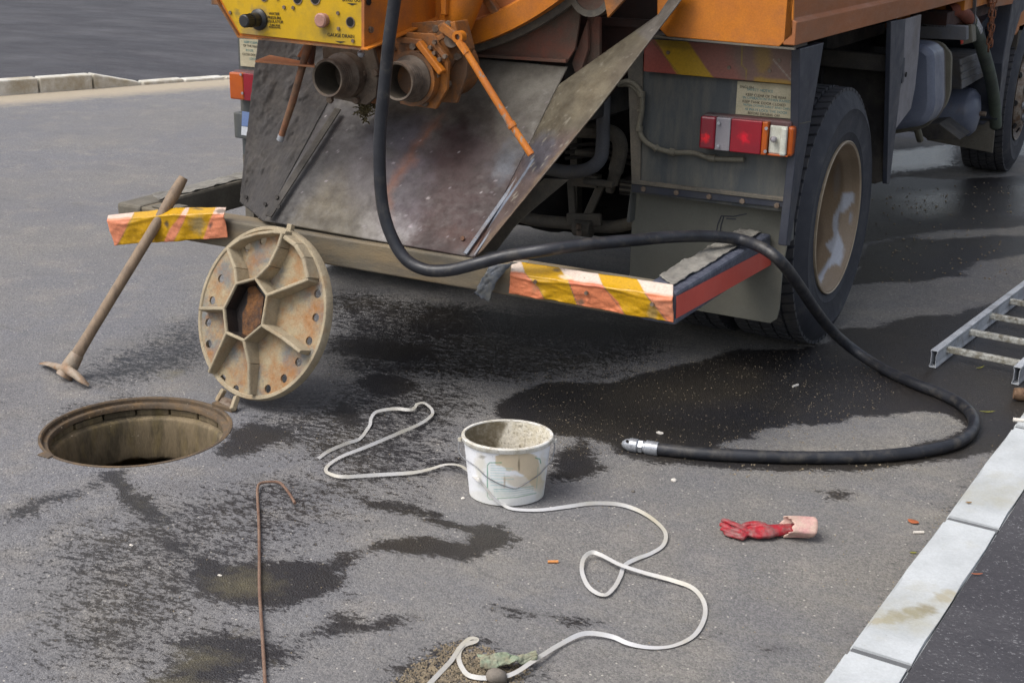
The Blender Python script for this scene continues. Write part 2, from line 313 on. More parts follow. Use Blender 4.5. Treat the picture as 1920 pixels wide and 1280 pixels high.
def paint(o, base, layers, seed=1):
    """stains, prints and some painted-in light or shade, laid onto the surface; coordinates as surveyed in the photograph"""
    P = proj_np(pts_of(o)); C = np.tile(np.array(base, float), (len(P), 1)); nx = (fbm(P[:, 0]/28, P[:, 1]/28, seed)-.5); ny = (fbm(P[:, 0]/28+9, P[:, 1]/28+5, seed+3)-.5); nf = (fbm(P[:, 0]/5, P[:, 1]/5, seed+8, 3)-.5)
    for L in layers:
        k = L[0]
        if k == 'poly':
            _, poly, col, soft, jit, al = L; Q = P+np.stack([nx, ny], -1)*jit*2; d = sdf(Q, poly)+nf*jit*.5; a = np.clip(d/max(soft, .01)+.5, 0, 1)*al
        elif k == 'blob':
            _, cx, cy, rx, ry, ang, col, jit, al = L; q = P-np.array([cx, cy]); ca, sa = math.cos(math.radians(ang)), math.sin(math.radians(ang))
            e = np.sqrt(((q[:, 0]*ca+q[:, 1]*sa)/rx)**2+((-q[:, 0]*sa+q[:, 1]*ca)/ry)**2)+nx*jit*2+nf*jit; a = np.clip(1.35-e, 0, 1)/1.0; a = np.clip(a, 0, 1); a = a*a*(3-2*a)*al
        elif k == 'line':
            _, pts, wd, col, al = L; a = np.clip((wd/2-lined(P, pts))/.7+.5, 0, 1)*al
        elif k == 'speck':
            _, sc, th, col, al = L; a = (vn(P[:, 0]/sc, P[:, 1]/sc, seed+40) > th)*al
        C = C*(1-a[:, None])+np.array(col)*a[:, None]
    setcol(o, C)
def crumple(o, amp, scale, ax):
    P = pts_of(o)
#======================================================================= GROUND
MH = (-.477, -1.477); MR = .311
def zr(poly): return [tuple(Z(x, y))[:2] for x, y in poly]
W1, W0 = 1., 0.
WET = [  # (polygon surveyed, level, softness m)
 ([(440,800),(480,790),(560,803),(545,830),(470,850),(420,862),(400,848)], .70, .02),
 ([(0,985),(200,935),(400,880),(600,850),(720,900),(730,1000),(620,1030),(480,1150),(380,1220),(330,1290),(0,1290)], .46, .15),
 ([(0,700),(60,690),(50,760),(0,800)], .4, .06),
 ([(120,700),(170,650),(230,640),(300,600),(380,590),(440,640),(400,690),(300,720),(220,740),(130,735)], .50, .10),
 ([(230,690),(300,660),(400,640),(420,665),(330,690),(260,712)], .60, .06),
 ([(60,790),(130,750),(230,735),(330,742),(300,760),(150,790),(80,830)], .50, .05),
 ([(430,780),(560,740),(640,700),(900,700),(960,770),(900,800),(860,900),(800,960),(720,940),(620,960),(520,1000),(470,940),(560,880),(480,860),(430,850)], .50, .12),
 ([(600,540),(700,540),(900,575),(1000,580),(1180,610),(1260,625),(1290,650),(1230,690),(1080,715),(960,730),(800,720),(700,730),(600,700),(600,620),(570,560)], .535, .10),
 ([(780,560),(900,570),(1100,590),(1250,612),(1280,640),(1150,650),(1000,650),(900,640),(820,650),(760,640),(700,625),(720,600)], .62, .08),
 ([(620,620),(700,630),(800,640),(870,660),(780,690),(700,680),(600,660)], .66, .05),
 ([(660,715),(700,695),(760,700),(800,725),(770,745),(690,742)], .74, .03),
 ([(600,770),(640,755),(690,770),(700,800),(650,810)], .70, .03),
 ([(580,830),(640,828),(660,838),(610,845)], .7, .02),
 ([(700,835),(745,830),(750,842),(710,848)], .7, .02),
 ([(780,865),(860,850),(880,880),(800,885)], .68, .04),
 ([(930,780),(955,745),(1027,718),(1146,716),(1233,698),(1339,669),(1387,656),(1485,656),(1555,642),(1575,618),(1642,616),(1725,592),(1785,594),(1837,579),(1950,540),(2000,700),(1925,790),(1895,835),(1845,850),(1790,858),(1700,870),(1600,881),(1500,882),(1400,876),(1300,875),(1240,868),(1190,858),(1150,845),(1148,830),(1122,820),(1035,815),(960,790)], 1., .022),
 ([(1040,850),(1100,822),(1115,860),(1120,880),(1080,897),(1030,905)], .8, .02),
 ([(1030,700),(1150,690),(1250,690),(1200,705),(1100,715)], .55, .05),
 ([(1632,459),(1701,446),(1747,451),(1816,446),(1930,443),(1930,474),(1835,488),(1819,499),(1791,509),(1816,518),(1760,518),(1716,527),(1600,532)], 1., .03),
 ([(1600,350),(1700,333),(1800,338),(1930,330),(1930,422),(1800,430),(1740,434),(1700,442),(1600,455)], 1., .05),
 ([(1300,330),(1790,270),(1790,310),(1640,330),(1400,400)], .8, .08),
 ([(1900,262),(2000,262),(2000,290),(1900,290)], .9, .1),
 ([(185,885),(235,880),(262,925),(290,935),(300,975),(318,1000),(350,1005),(375,1045),(400,1052),(420,1090),(385,1080),(345,1040),(280,985),(255,965),(235,930)], .86, .02),
 ([(0,965),(60,935),(150,915),(190,895),(210,915),(90,950),(60,975),(0,985)], .66, .04),
 ([(0,1030),(120,1000),(350,1000),(500,960),(560,1000),(600,1060),(400,1070),(300,1100),(0,1080)], .475, .12),
 ([(0,1080),(300,1060),(420,1130),(400,1300),(0,1300)], .46, .12),
 ([(370,1050),(450,1060),(560,1050),(620,1062),(640,1095),(600,1115),(560,1120),(530,1138),(460,1135),(400,1122),(365,1085)], 1., .03),
 ([(610,1062),(640,1042),(670,1035),(690,1038),(660,1060),(625,1070)], .9, .02),
 ([(350,1180),(440,1175),(500,1190),(560,1210),(540,1240),(480,1250),(400,1300),(280,1300),(310,1240)], .72, .05),
 ([(600,1180),(625,1150),(660,1148),(690,1160),(740,1150),(772,1158),(740,1178),(680,1180),(640,1195),(560,1200)], .8, .025),
 ([(640,1120),(690,1120),(700,1130),(650,1132)], .6, .02),
 ([(640,920),(706,938),(764,945),(826,962),(837,976),(888,984),(943,986),(946,1002),(972,1011),(925,1031),(884,1053),(815,1042),(750,1031),(706,1027),(728,1006),(786,1004),(859,1020),(877,1004),(825,980),(779,966),(700,952)], .86, .02),
 ([(560,930),(640,950),(700,985),(760,1010),(700,1015),(640,990),(560,1000),(480,960)], .5, .06),
 ([(915,1138),(950,1138),(1010,1150),(960,1152)], .75, .02), ([(1025,1152),(1075,1152),(1120,1165),(1085,1178),(1040,1166)], .78, .02),
 ([(700,1300),(740,1250),(800,1215),(860,1190),(900,1195),(960,1220),(1020,1255),(1000,1300)], .66, .06),
 ([(1525,918),(1560,912),(1605,925),(1590,938),(1545,935)], .66, .025),
 ([(1530,1290),(1590,1195),(1760,950),(1880,800),(1900,820),(1780,985),(1600,1230),(1560,1290)], .47, .05),
 ([(1400,1215),(1480,1205),(1510,1215),(1450,1228)], .6, .03), ([(1240,1185),(1320,1185),(1370,1195),(1280,1205)], .5, .03),
]
DRY = [([(1350,839),(1380,826),(1421,824),(1417,815),(1455,800),(1571,794),(1594,781),(1669,777),(1725,770),(1774,772),(1800,792),(1796,807),(1762,822),(1687,841),(1575,852),(1425,852)], 1., .015)]
MUD = [([(395,1085),(430,1068),(490,1066),(520,1092),(510,1105),(470,1116),(420,1114)], .7, .04), ([(320,1225),(380,1215),(440,1228),(380,1245),(330,1255)], .7, .03), ([(290,1268),(360,1260),(400,1285),(300,1300)], .7, .03),
 ([(440,1182),(490,1178),(480,1192),(440,1195)], .6, .02), ([(500,1232),(545,1238),(520,1245)], .6, .02), ([(295,700),(330,690),(345,700),(315,712)], .7, .02), ([(205,885),(235,885),(290,950),(320,985),(300,985),(250,930)], .45, .03),
 ([(870,1240),(900,1245),(890,1262),(870,1262)], .9, .02), ([(1350,720),(1400,722),(1500,722),(1590,735),(1540,740),(1400,730)], .3, .02), ([(1250,985),(1340,950),(1420,960),(1300,1010)], .22, .08), ([(1650,1150),(1500,1290),(900,1290),(1100,1100),(1400,1080)], .12, .3),
 ([(960,760),(1250,720),(1400,760),(1300,850),(1100,840)], .12, .2), ([(1660,440),(1800,440),(1930,420),(1930,560),(1600,640)], .2, .2)]
SHEEN = [([(1640,325),(1640,268),(1800,262),(1800,312)], 1., .15), ([(1895,262),(2000,262),(2000,292),(1895,292)], .8, .15), ([(1722,372),(1785,362),(1790,395),(1730,402)], .8, .12), ([(1900,350),(1990,350),(1990,400),(1900,400)], .8, .12),
 ([(1620,455),(1930,440),(1930,480),(1820,510),(1620,530)], .25, .1), ([(1500,690),(1700,620),(1930,580),(1930,760),(1700,760)], .3, .15)]
KF0, KF1 = Vector((-7.013, 3.626, 0)), Vector((-6.18, 5.673, 0)); KD = (KF1-KF0).normalized(); KN = Vector((-KD.y, KD.x, 0))   # KN points away from the road
def ground_cols(P):
    wv = np.zeros(len(P)); nz = fbm(P[:, 0]*9, P[:, 1]*9, 5)-.5; n2 = fbm(P[:, 0]*30, P[:, 1]*30, 9)-.5
    Q = P[:, :2]+np.stack([nz, fbm(P[:, 0]*9+40, P[:, 1]*9, 6)-.5], -1)*.07
    def lv(lst, base):
        o = base.copy()
        for poly, l, s in lst:
            s = s*1.5+.02; l = l*1.12 if l > .64 else l
            d = sdf(Q, zr(poly)); o = np.maximum(o, l*np.clip(d/s*.5+.5, 0, 1))
        return o
    wv = lv(WET, wv); dr = lv(DRY, np.zeros(len(P))); wv = wv*(1-dr)
    md = lv(MUD, np.zeros(len(P))); sh = lv(SHEEN, np.zeros(len(P)))
    d = (P[:, :2]-np.array(KF0)[:2])@np.array(KN)[:2]      # distance past the far kerb line
    sand = np.clip(1-np.abs(d+.2)/(.6+nz*.3), 0, 1); t = (P[:, :2]-np.array(KF0)[:2])@np.array(KD)[:2]
    C = np.stack([wv, md, sh], -1); return C, sand
def attr_ground(o):
    P = pts_of(o); C, sand = ground_cols(P); setcol(o, C)
    a = o.data.attributes.new('sand', 'FLOAT', 'POINT'); a.data.foreach_set('value', sand.astype(np.float32))
    pp_ = proj_np(P); tn = np.clip((pp_[:, 0]-500)/700+(fbm(P[:, 0]*1.5, P[:, 1]*1.5, 77)-.5)*1.6, 0, 1)*.8*((P[:, 1] < 6)); a = o.data.attributes.new('tint', 'FLOAT', 'POINT'); a.data.foreach_set('value', tn.astype(np.float32))

def road_material():
    m = bpy.data.materials.new('asphalt_road'); m.use_nodes = True; t = m.node_tree; nd = t.nodes; bs = nd['Principled BSDF']; L = t.links.new
    tc = nd.new('ShaderNodeTexCoord')
    def noise(sc, det=6., rg=.6, st=None, dist=0.):
        n = nd.new('ShaderNodeTexNoise'); n.inputs['Scale'].default_value = sc; n.inputs['Detail'].default_value = det; n.inputs['Roughness'].default_value = rg; n.inputs['Distortion'].default_value = dist
        if st:
            mp = nd.new('ShaderNodeMapping'); mp.inputs['Scale'].default_value = st; mp.inputs['Rotation'].default_value = (0, 0, -YAW); L(tc.outputs['Object'], mp.inputs[0]); L(mp.outputs[0], n.inputs['Vector'])
        else: L(tc.outputs['Object'], n.inputs['Vector'])
        return n.outputs['Fac']
    def mr(src, a, b, c=0., d=1.):
        n = nd.new('ShaderNodeMapRange'); L(src, n.inputs[0])
        for i, v in enumerate((a, b, c, d)): n.inputs[i+1].default_value = v
        return n.outputs[0]
    def math_(op, a, b):
        n = nd.new('ShaderNodeMath'); n.operation = op
        for i, v in enumerate((a, b)):
            if isinstance(v, (int, float)): n.inputs[i].default_value = v
            else: L(v, n.inputs[i])
        return n.outputs[0]
    def mix(fac, a, b, bt='MIX'):
        n = nd.new('ShaderNodeMix'); n.data_type = 'RGBA'; n.blend_type = bt
        for s, v in ((0, fac), (6, a), (7, b)):
            if isinstance(v, (int, float)): n.inputs[s].default_value = v
            elif isinstance(v, tuple): n.inputs[s].default_value = (*v, 1)
            else: L(v, n.inputs[s])
        return n.outputs[2]
    at = nd.new('ShaderNodeAttribute'); at.attribute_name = 'Col'; sp = nd.new('ShaderNodeSeparateColor'); L(at.outputs['Color'], sp.inputs[0])
    sa = nd.new('ShaderNodeAttribute'); sa.attribute_name = 'sand'; ma = nd.new('ShaderNodeAttribute'); ma.attribute_name = 'tint'
    # dry asphalt, bleached binder with stones showing
    c = mix(mr(noise(.9, 4.), .38, .62), (.172, .173, .185), (.196, .19, .184)); c = mix(ma.outputs['Fac'], c, mix(mr(noise(2.1, 7.), .4, .62), (.2, .188, .165), (.165, .163, .162)))
    c = mix(mr(noise(5., 6.), .5, .72, 0, .6), c, (.27, .25, .22))
    c = mix(mr(noise(2.2, 8., .7), .56, .7, 0, .55), c, (.165, .16, .165))
    vo = nd.new('ShaderNodeTexVoronoi'); vo.inputs['Scale'].default_value = 190; L(tc.outputs['Object'], vo.inputs['Vector'])
    vs_ = nd.new('ShaderNodeSeparateColor'); L(vo.outputs['Color'], vs_.inputs[0])
    c = mix(1., c, mix(mr(vs_.outputs[0], 0, 1), (.68, .68, .69), (1.28, 1.27, 1.25)), 'MULTIPLY')
    c = mix(mr(noise(.55, 5.), .4, .65, 0, .35), c, (.15, .148, .155)); c = mix(1., c, mix(mr(noise(420, 3., .7), .3, .7), (.74, .74, .74), (1.2, 1.2, 1.2)), 'MULTIPLY')
    # pale stones scattered
    v2 = nd.new('ShaderNodeTexVoronoi'); v2.inputs['Scale'].default_value = 95; L(tc.outputs['Object'], v2.inputs['Vector'])
    s2 = nd.new('ShaderNodeSeparateColor'); L(v2.outputs['Color'], s2.inputs[0]); spk = math_('MULTIPLY', mr(s2.outputs[1], .955, .965), mr(v2.outputs['Distance'], .25, .32, 1, 0))
    c = mix(math_('MULTIPLY', spk, .8), c, (.48, .45, .40))
    sm = mr(math_('ADD', noise(1.3, 9., .72, (.45, 1.5, 1)), mr(noise(30, 6., .7), 0, 1, -.12, .12)), .5, .7, 0, .5); c = mix(math_('MULTIPLY', sm, ma.outputs['Fac']), c, (.31, .285, .225))
    dk = mr(noise(3.1, 9., .75, (.8, 1.2, 1)), .55, .68, 0, .42); c = mix(dk, c, (.125, .12, .122))
    # cracks
    nwv = noise(1.1, 3., .5, (.25, 1.3, 1)); crack = mr(math_('ABSOLUTE', math_('SUBTRACT', nwv, .5), 0), 0, .0016, .35, 0); c = mix(crack, c, (.08, .078, .075))
    c = mix(mr(math_('ADD', sa.outputs['Fac'], mr(noise(14, 8., .7), 0, 1, -.35, .35)), .15, .8, 0, .85), c, (.42, .355, .26))
    # wet
    nw = math_('ADD', math_('MULTIPLY', noise(25., 9., .78, (.6, 1.5, 1), .3), .62), math_('MULTIPLY', noise(80., 6., .75, (.8, 1.3, 1)), .38))
    wet = mr(math_('ADD', sp.outputs[0], math_('MULTIPLY', math_('SUBTRACT', nw, .5), 3.1)), .475, .54)
    wet.node.interpolation_type = 'SMOOTHSTEP'
    cr_ = math_('ADD', math_('MULTIPLY', noise(60., 5., .62, (.75, 1.25, 1), .2), .8), math_('MULTIPLY', noise(9., 4.), .2)); wet2 = mr(math_('ADD', cr_, math_('MULTIPLY', sp.outputs[0], .42)), .70, .735); wet = math_('MAXIMUM', wet, math_('MULTIPLY', wet2, .88)); damp = mr(math_('ADD', sp.outputs[0], math_('MULTIPLY', math_('SUBTRACT', noise(7., 6.), .5), 1.1)), .2, .6, 0, .34); c = mix(damp, c, (.085, .083, .088))
    wc = mix(1., c, mix(mr(noise(1.6, 4.), .42, .6), (.16, .155, .17), (.21, .19, .165)), 'MULTIPLY'); wc = mix(math_('MULTIPLY', spk, .25), wc, (.3, .28, .22)); c = mix(wet, c, wc)
    mu = mr(math_('ADD', sp.outputs[1], math_('MULTIPLY', math_('SUBTRACT', noise(26, 8., .7), .5), .9)), .25, 1., 0, .85)
    c = mix(mu, c, (.155, .135, .075)); L(c, bs.inputs['Base Color'])
    rr = mr(wet, 0, 1, .88, .42); r2 = mr(sp.outputs[2], 0, 1, 0, -.38); r3 = math_('ADD', rr, math_('MULTIPLY', r2, wet)); L(r3, bs.inputs['Roughness'])
    L(mr(wet, 0, 1, .35, .42), bs.inputs['Specular IOR Level'])
    h = math_('ADD', mr(vo.outputs['Distance'], 0, .6, 1, 0), noise(300, 5., .7)); h = math_('ADD', h, mr(noise(12, 6.), 0, 1, 0, 1.5))
    b = nd.new('ShaderNodeBump'); b.inputs['Distance'].default_value = .003; L(h, b.inputs['Height']); L(mr(math_('MULTIPLY', sp.outputs[2], wet), 0, 1, .6, .22), b.inputs['Strength'])
    L(b.outputs[0], bs.inputs['Normal']); return m
ROAD = road_material()
def dark_asphalt():
    m = mat('fresh_dark_asphalt', (.036, .035, .042), (.048, .046, .054), rough=.8, scale=1.3, dirt=(.078, .076, .083), damt=.42, dscale=.9, bump=.7, bscale=180, fine=.45, stretch=(.7, 1.4, 1), chips=(.30, .30, .31), camt=.60, cscale=130)
    return m
DARKA = dark_asphalt(); MT['darka'] = DARKA

def grid_obj(name, xs, ys, hole=None, zf=None, keep=None):
    xs = np.array(xs); ys = np.array(ys); Xg, Yg = np.meshgrid(xs, ys); P = np.stack([Xg.ravel(), Yg.ravel(), np.zeros(Xg.size)], -1)
    if zf is not None: P[:, 2] = zf(P)
    n = len(xs); F = []
    for j in range(len(ys)-1):
        for i in range(n-1):
            cx = (xs[i]+xs[i+1])/2; cy = (ys[j]+ys[j+1])/2
            if hole and hole[0] < cx < hole[2] and hole[1] < cy < hole[3]: continue
            F.append((j*n+i, j*n+i+1, (j+1)*n+i+1, (j+1)*n+i))
    return P.tolist(), F
HB = (MH[0]-.42, MH[1]-.42, MH[0]+.42, MH[1]+.42)
def axis(segs):
    out = []
    for a, b, st in segs: out += list(np.arange(a, b-1e-9, st))
    return out+[segs[-1][1]]
xs = axis([(-90, -30, 15), (-30, -10, 4), (-10, -5.5, .12), (-5.5, -2.5, .12), (-2.5, HB[0], .02), (HB[0], HB[2], .02), (HB[2], 2.5, .02), (2.5, 4, .3), (4, 12, 2), (12, 90, 13)])
ys = axis([(-60, -12, 12), (-12, -3, .9), (-3, HB[1], .02), (HB[1], HB[3], .02), (HB[3], 2, .02), (2, 7, .05), (7, 14, .25), (14, 40, 2), (40, 130, 15)])
xs = sorted(set(np.round(xs, 6))); ys = sorted(set(np.round(ys, 6)))
V, Fc = grid_obj('road', xs, ys, hole=HB)
V = np.array(V); xa = np.array(xs)
nA, nR = 128, 16; ring = []
o0 = len(V); ex = []
for j in range(nR+1):
    for k in range(nA):
        g = 2*math.pi*k/nA; c, s = math.cos(g), math.sin(g); q = .42/max(abs(c), abs(s)); r = (MR+.0005)*(1-j/nR)+q*(j/nR); ex.append((MH[0]+c*r, MH[1]+s*r, 0))
Fc += [(o0+j*nA+k, o0+j*nA+(k+1) % nA, o0+(j+1)*nA+(k+1) % nA, o0+(j+1)*nA+k) for j in range(nR) for k in range(nA)]
V = np.vstack([V, np.array(ex)])
me = bpy.data.meshes.new('road'); me.from_pydata(V.tolist(), [], Fc)
road = link('road', me, ROAD); structure(road); road['label'] = 'grey asphalt road with wet patches'; attr_ground(road)

# raised pavements (sheets above the road level), kerbs
KB0, KB1 = Vector((1.980, -1.966, 0)), Vector((2.083, -.016, 0)); KBD = (KB1-KB0).normalized(); KBN = Vector((KBD.y, -KBD.x, 0))   # KBN to the right
KW = .147
def side_sheet(name, base, d, n, off, zt, far, length, m, zf=None, step=.5, cross=(0, .1, .3, .6, 1, 2, 4, 8, 20, 70)):
    vs_ = []; fs = []; ts = np.arange(-length[0], length[1]+.01, step); cr = cross
    for t in ts:
        for q in cr:
            p = base+d*t+n*(off+q); z = zt if zf is None else zf(t, q)
            vs_.append((p.x, p.y, z))
    k = len(cr); fs = [(i*k+j, i*k+j+1, (i+1)*k+j+1, (i+1)*k+j) for i in range(len(ts)-1) for j in range(k-1)]
    me = bpy.data.meshes.new(name); me.from_pydata(vs_, [], fs); o = link(name, me, m, None, 'all'); structure(o); return o
side_sheet('pavement', KB0, KBD, KBN, KW-.003, .097, 30, (20, 60), DARKA)['label'] = 'dark asphalt pavement beyond the near kerb'
def hfar(t):   # kerb height along the far kerb: raised, ramp, dropped
    t0 = 1.0; t1 = 1.32
    return .13 if t < t0 else (.13-(t-t0)/(t1-t0)*.105 if t < t1 else .025)
def T_(px, py): p = Z(px, py); return (p-KF0).dot(KD)
tj = [T_(80, 176), T_(180, 168), T_(272, 161)]
def hfar(t):
    if t < tj[1]: return .13
    if t < tj[2]: return .13+(.022-.13)*(t-tj[1])/(tj[2]-tj[1])
    return .022
side_sheet('far_pavement', KF0, KD, KN, .13, .12, 30, (15, 60), DARKA, zf=lambda t, q: (hfar(t)-.004)*(1-min(q/1.5, 1))+.10*min(q/1.5, 1), step=.25)['label'] = 'dark fresh asphalt beyond the far kerb'
# near kerb stones
near_joint = (Z(1770, 968, .1)-KB0).dot(KBD); L0 = .81
def stone_mesh(w_, l, h, m, bev=.008, top=0.):
    b = B(); b.box((0, 0.006, -.05), (w_, l-.009, h)); me = bpy.data.meshes.new('kerb_stone'); me.from_pydata([tuple(p) for p in b.v], [], b.f)
    bm = bmesh.new(); bm.from_mesh(me)
    bmesh.ops.recalc_face_normals(bm, faces=bm.faces)
    bmesh.ops.bevel(bm, geom=bm.edges[:], offset=bev, segments=2, affect='EDGES')
    bmesh.ops.subdivide_edges(bm, edges=[e for e in bm.edges if e.calc_length() > .2], cuts=6, use_grid_fill=True)
    for v in bm.verts: v.co += Vector((random.uniform(-1, 1), 0, random.uniform(-1, 1)))*.0022
    bm.to_mesh(me); bm.free(); me.materials.append(m); return me
km = stone_mesh(KW, L0, .1, MT['kerb'])
kw_ = thing('kerb', 'pale concrete kerb edging the road at lower right of the photo', 'kerb', KB0+KBD*near_joint)
km2 = km.copy(); km2.materials.clear(); ST = lambda x, y, k: tuple(Vector(((Z(x, y, .1)-KB0-KBD*(near_joint+k*L0)).dot(KBN), (Z(x, y, .1)-KB0-KBD*(near_joint+k*L0)).dot(KBD), .1)))
km2.materials.append(mat('kerb_stained_concrete', S(186, 190, 192), S(168, 172, 173), rough=.8, scale=5, dirt=S(164, 162, 148), damt=.36, dscale=4, bump=.3, bscale=70, fine=.1, chips=S(96, 94, 90), camt=.675, cscale=62,
    stains=[(ST(x, y, -1), rr*1.5, cc, .85) for x, y, rr, cc in ((1735, 1142, .020, S(132, 124, 98)), (1712, 1148, .022, S(140, 134, 108)), (1690, 1154, .022, S(142, 136, 112)), (1665, 1160, .018, S(150, 144, 120)), (1640, 1162, .014, S(160, 154, 134)), (1768, 1122, .022, S(158, 152, 132)), (1782, 1112, .016, S(160, 154, 134)))]))
for k in range(-4, 26):
    o = bpy.data.objects.new('stone', km2 if k == -1 else km); COL.objects.link(o); o.parent = kw_
    M = frameM(KBD*(k*L0), KBN, KBD); M.translation += Vector((0, 0, random.uniform(-.001, .001))); o.matrix_local = M
# mortar bedding
b = B(); b.bar(Vector((0, 0, .044))+KBN*KW/2+KBD*(-4*L0), Vector((0, 0, .044))+KBN*KW/2+KBD*(25*L0), KW-.012, .1); o = b.build('mortar', 'mortar', None); o.parent = kw_
fkw = thing('kerb', 'distant kerb of pale worn stones dropping to road level behind the truck', 'kerb', KF0)
def far_stone(t0, t1):
    b = B(); h0, h1 = hfar(t0+.001), hfar(t1-.001); g = .008; V_ = []
    for (t, h) in ((t0+g, h0), (t1-g, h1)):
        for (q, z) in ((0, -.05), (0, h), (.135, h+.004), (.135, -.05)): p = KD*t+KN*q; V_.append((p.x, p.y, z))
    b.add(V_, [(0, 1, 2, 3), (7, 6, 5, 4), (0, 4, 5, 1), (1, 5, 6, 2), (2, 6, 7, 3)]); o = b.build('stone', 'kerbfar', None, bevel=.012); o.parent = fkw
    o.rotation_euler = (random.uniform(-.004, .004), random.uniform(-.01, .01), random.uniform(-.008, .008))
tt = tj[0]
edges = [tj[0]-.5*k for k in range(14, 0, -1)]+[tj[0], tj[1], tj[2]]+[tj[2]+.42*k for k in range(1, 40)]
for a, b_ in zip(edges[:-1], edges[1:]): far_stone(a, b_)
#======================================================================= TRUCK
TR = thing('tanker_truck', 'orange sewer cleaning tanker truck with dirty discharge chute, seen from its rear corner', 'truck', (0, 2.5, 0))
def patch2(name, m, parent, Lp, Rp, nu, nv, th=.004, disp=None):
    """sheet between two polylines"""
    def rs(pl, n):
        pl = np.array([tuple(p) for p in pl], float); d = np.r_[0, np.cumsum(np.linalg.norm(np.diff(pl, axis=0), axis=1))]; t = np.linspace(0, d[-1], n+1)
        return np.stack([np.interp(t, d, pl[:, k]) for k in range(3)], -1)
    A = rs(Lp, nv); Bq = rs(Rp, nv); u = np.linspace(0, 1, nu+1)
    P = (A[:, None]*(1-u[None, :, None])+Bq[:, None]*u[None, :, None]).reshape(-1, 3)
    if disp is not None: P = P+disp(np.tile(u, nv+1), np.repeat(np.linspace(0, 1, nv+1), nu+1), P)
    F = [(j*(nu+1)+i, j*(nu+1)+i+1, (j+1)*(nu+1)+i+1, (j+1)*(nu+1)+i) for j in range(nv) for i in range(nu)]
    me = bpy.data.meshes.new(name); me.from_pydata(P.tolist(), [], F); o = link(name, me, m, parent, 'all')
    if th:
        s = o.modifiers.new('thickness', 'SOLIDIFY'); s.thickness = th; s.offset = 0
    return o
def slabY(name, px, y, th, m, parent=TR, bevel=.002, smooth=False):
    b = B(); b.prism([Y(a, c, y) for a, c in px], (0, th, 0)); return b.build(name, m, parent, bevel=bevel, smooth=smooth)
def slabX(name, px, x, th, m, parent=TR, bevel=.002):
    b = B(); b.prism([X(a, c, x) for a, c in px], (-th, 0, 0)); return b.build(name, m, parent, bevel=bevel)
def bolts(pts, ax, parent, r=.009, h=.007, m='bolt', name='bolt'):
    for p in pts: b = B(); b.bolt(p, ax, r, h); b.build(name, m, parent)
def warp(amp, sc, seed=3):
    def f(U, V, P):
        n = (fbm(U*sc, V*sc, seed)-.5)*amp; return np.stack([n*0, n, n*.3], -1)
    return f
# ---- body above
b = B(); b.prism([(-1.24, 0, 1.262), (1.24, 0, 1.262), (1.24, 0, 1.29), (-1.24, 0, 1.29)], (0, 4.0, 0)); b.build('deck', 'maroon', TR)
bp = slabY('rear_panel', [(1232, -90), (1232, 50), (1250, 69), (1460, 88), (1487, 66), (1491, -90)], -.17, .012, MT['orange'], bevel=.003)
slabY('rear_panel', [(1480-2000+520, -90)]+[(0, 0)], 0, .01, 'orange') if False else None
b = B(); b.bar(Y(1228, 69, -.165), Y(1491, 92, -.165), .02, .006); b.build('ledge', 'greymud', TR)
b = B(); b.box((.66, -.15, 1.24), (1.24, 0, 1.256)); b.build('ledge', 'dark', TR)
# side panel with pressed ledge
b = B(); b.prism([(1.25, -.17, 1.252), (1.25, -.17, 1.325), (1.235, -.17, 1.335), (1.235, -.17, 2.1), (1.21, -.17, 2.1), (1.21, -.17, 1.252)], (0, 2.72, 0)); b.build('side_panel', 'orange_dust', TR, bevel=.003)
b = B(); b.lathe((0, 0.1, 2.33), (0, 1, 0), [(0, -.06), (.9, -.03), (1.02, .05), (1.05, .12), (1.05, 3.8), (.98, 3.92), (0, 3.95)], 64); b.build('tank', 'orange', TR, smooth=True)
b = B(); b.prism([(0, 4.2, .95), (0, 6.1, .8), (0, 6.15, 1.7), (0, 5.9, 2.9), (0, 4.2, 2.9)], (1.2, 0, 0)); b.prism([(0, 4.2, .95), (0, 6.1, .8), (0, 6.15, 1.7), (0, 5.9, 2.9), (0, 4.2, 2.9)], (-1.2, 0, 0)); b.build('cab', 'orange', TR, bevel=.04)
b = B(); b.box((-1.2, 4.62, .8), (1.2, 5.6, .98)); b.build('cab_floor', 'dark', TR)
# ---- tank door ring
pa, pb = Y(876, 87, -.3), Y(1046, 2, -.3); Rr = 1.2; mid = (pa+pb)/2; dv = (pb-pa); nn = Vector((-dv.z, 0, dv.x)).normalized(); cc = mid+nn*math.sqrt(Rr**2-(dv.length/2)**2)
rg = B(); rg.lathe((cc.x, -.3, cc.z), (0, 1, 0), [(Rr, .0), (Rr, .055), (Rr-.085, .055), (Rr-.085, .02), (Rr-.075, .0)], 200, closed=True); ro = rg.build('tank_door_ring', 'orange', TR, smooth=True)
rg = B(); rg.lathe((cc.x, -.3, cc.z), (0, 1, 0), [(Rr-.08, .03), (Rr-.08, .05), (.0, .05)], 160); rg.build('tank_door', 'orange_dusty' if 'orange_dusty' in MT else 'orange_dust', TR, smooth=True)
rg = B(); rg.lathe((cc.x, -.3, cc.z), (0, 1, 0), [(Rr+.025, .06), (Rr+.025, .1), (Rr-.05, .1), (Rr-.05, .06)], 160, closed=True); rg.build('door_seal', 'greymud', TR, smooth=True)
b = B(); b.bar(Y(900, -20, -.28), Y(938, 33, -.28), .03, .03, (0, 1, 0)); b.build('door_rib', 'orange_dirty', TR, bevel=.003)
slabY('crossmember', [(872, 60), (884, 104), (1063, 116), (1078, 92), (1086, 41), (1092, -30), (872, -30)], -.19, .012, 'salmon')
b = B(); b.bar(Y(884, 103, -.20), Y(1063, 115, -.20), .02, .012); b.build('crossmember_lip', 'salmon', TR, bevel=.002)
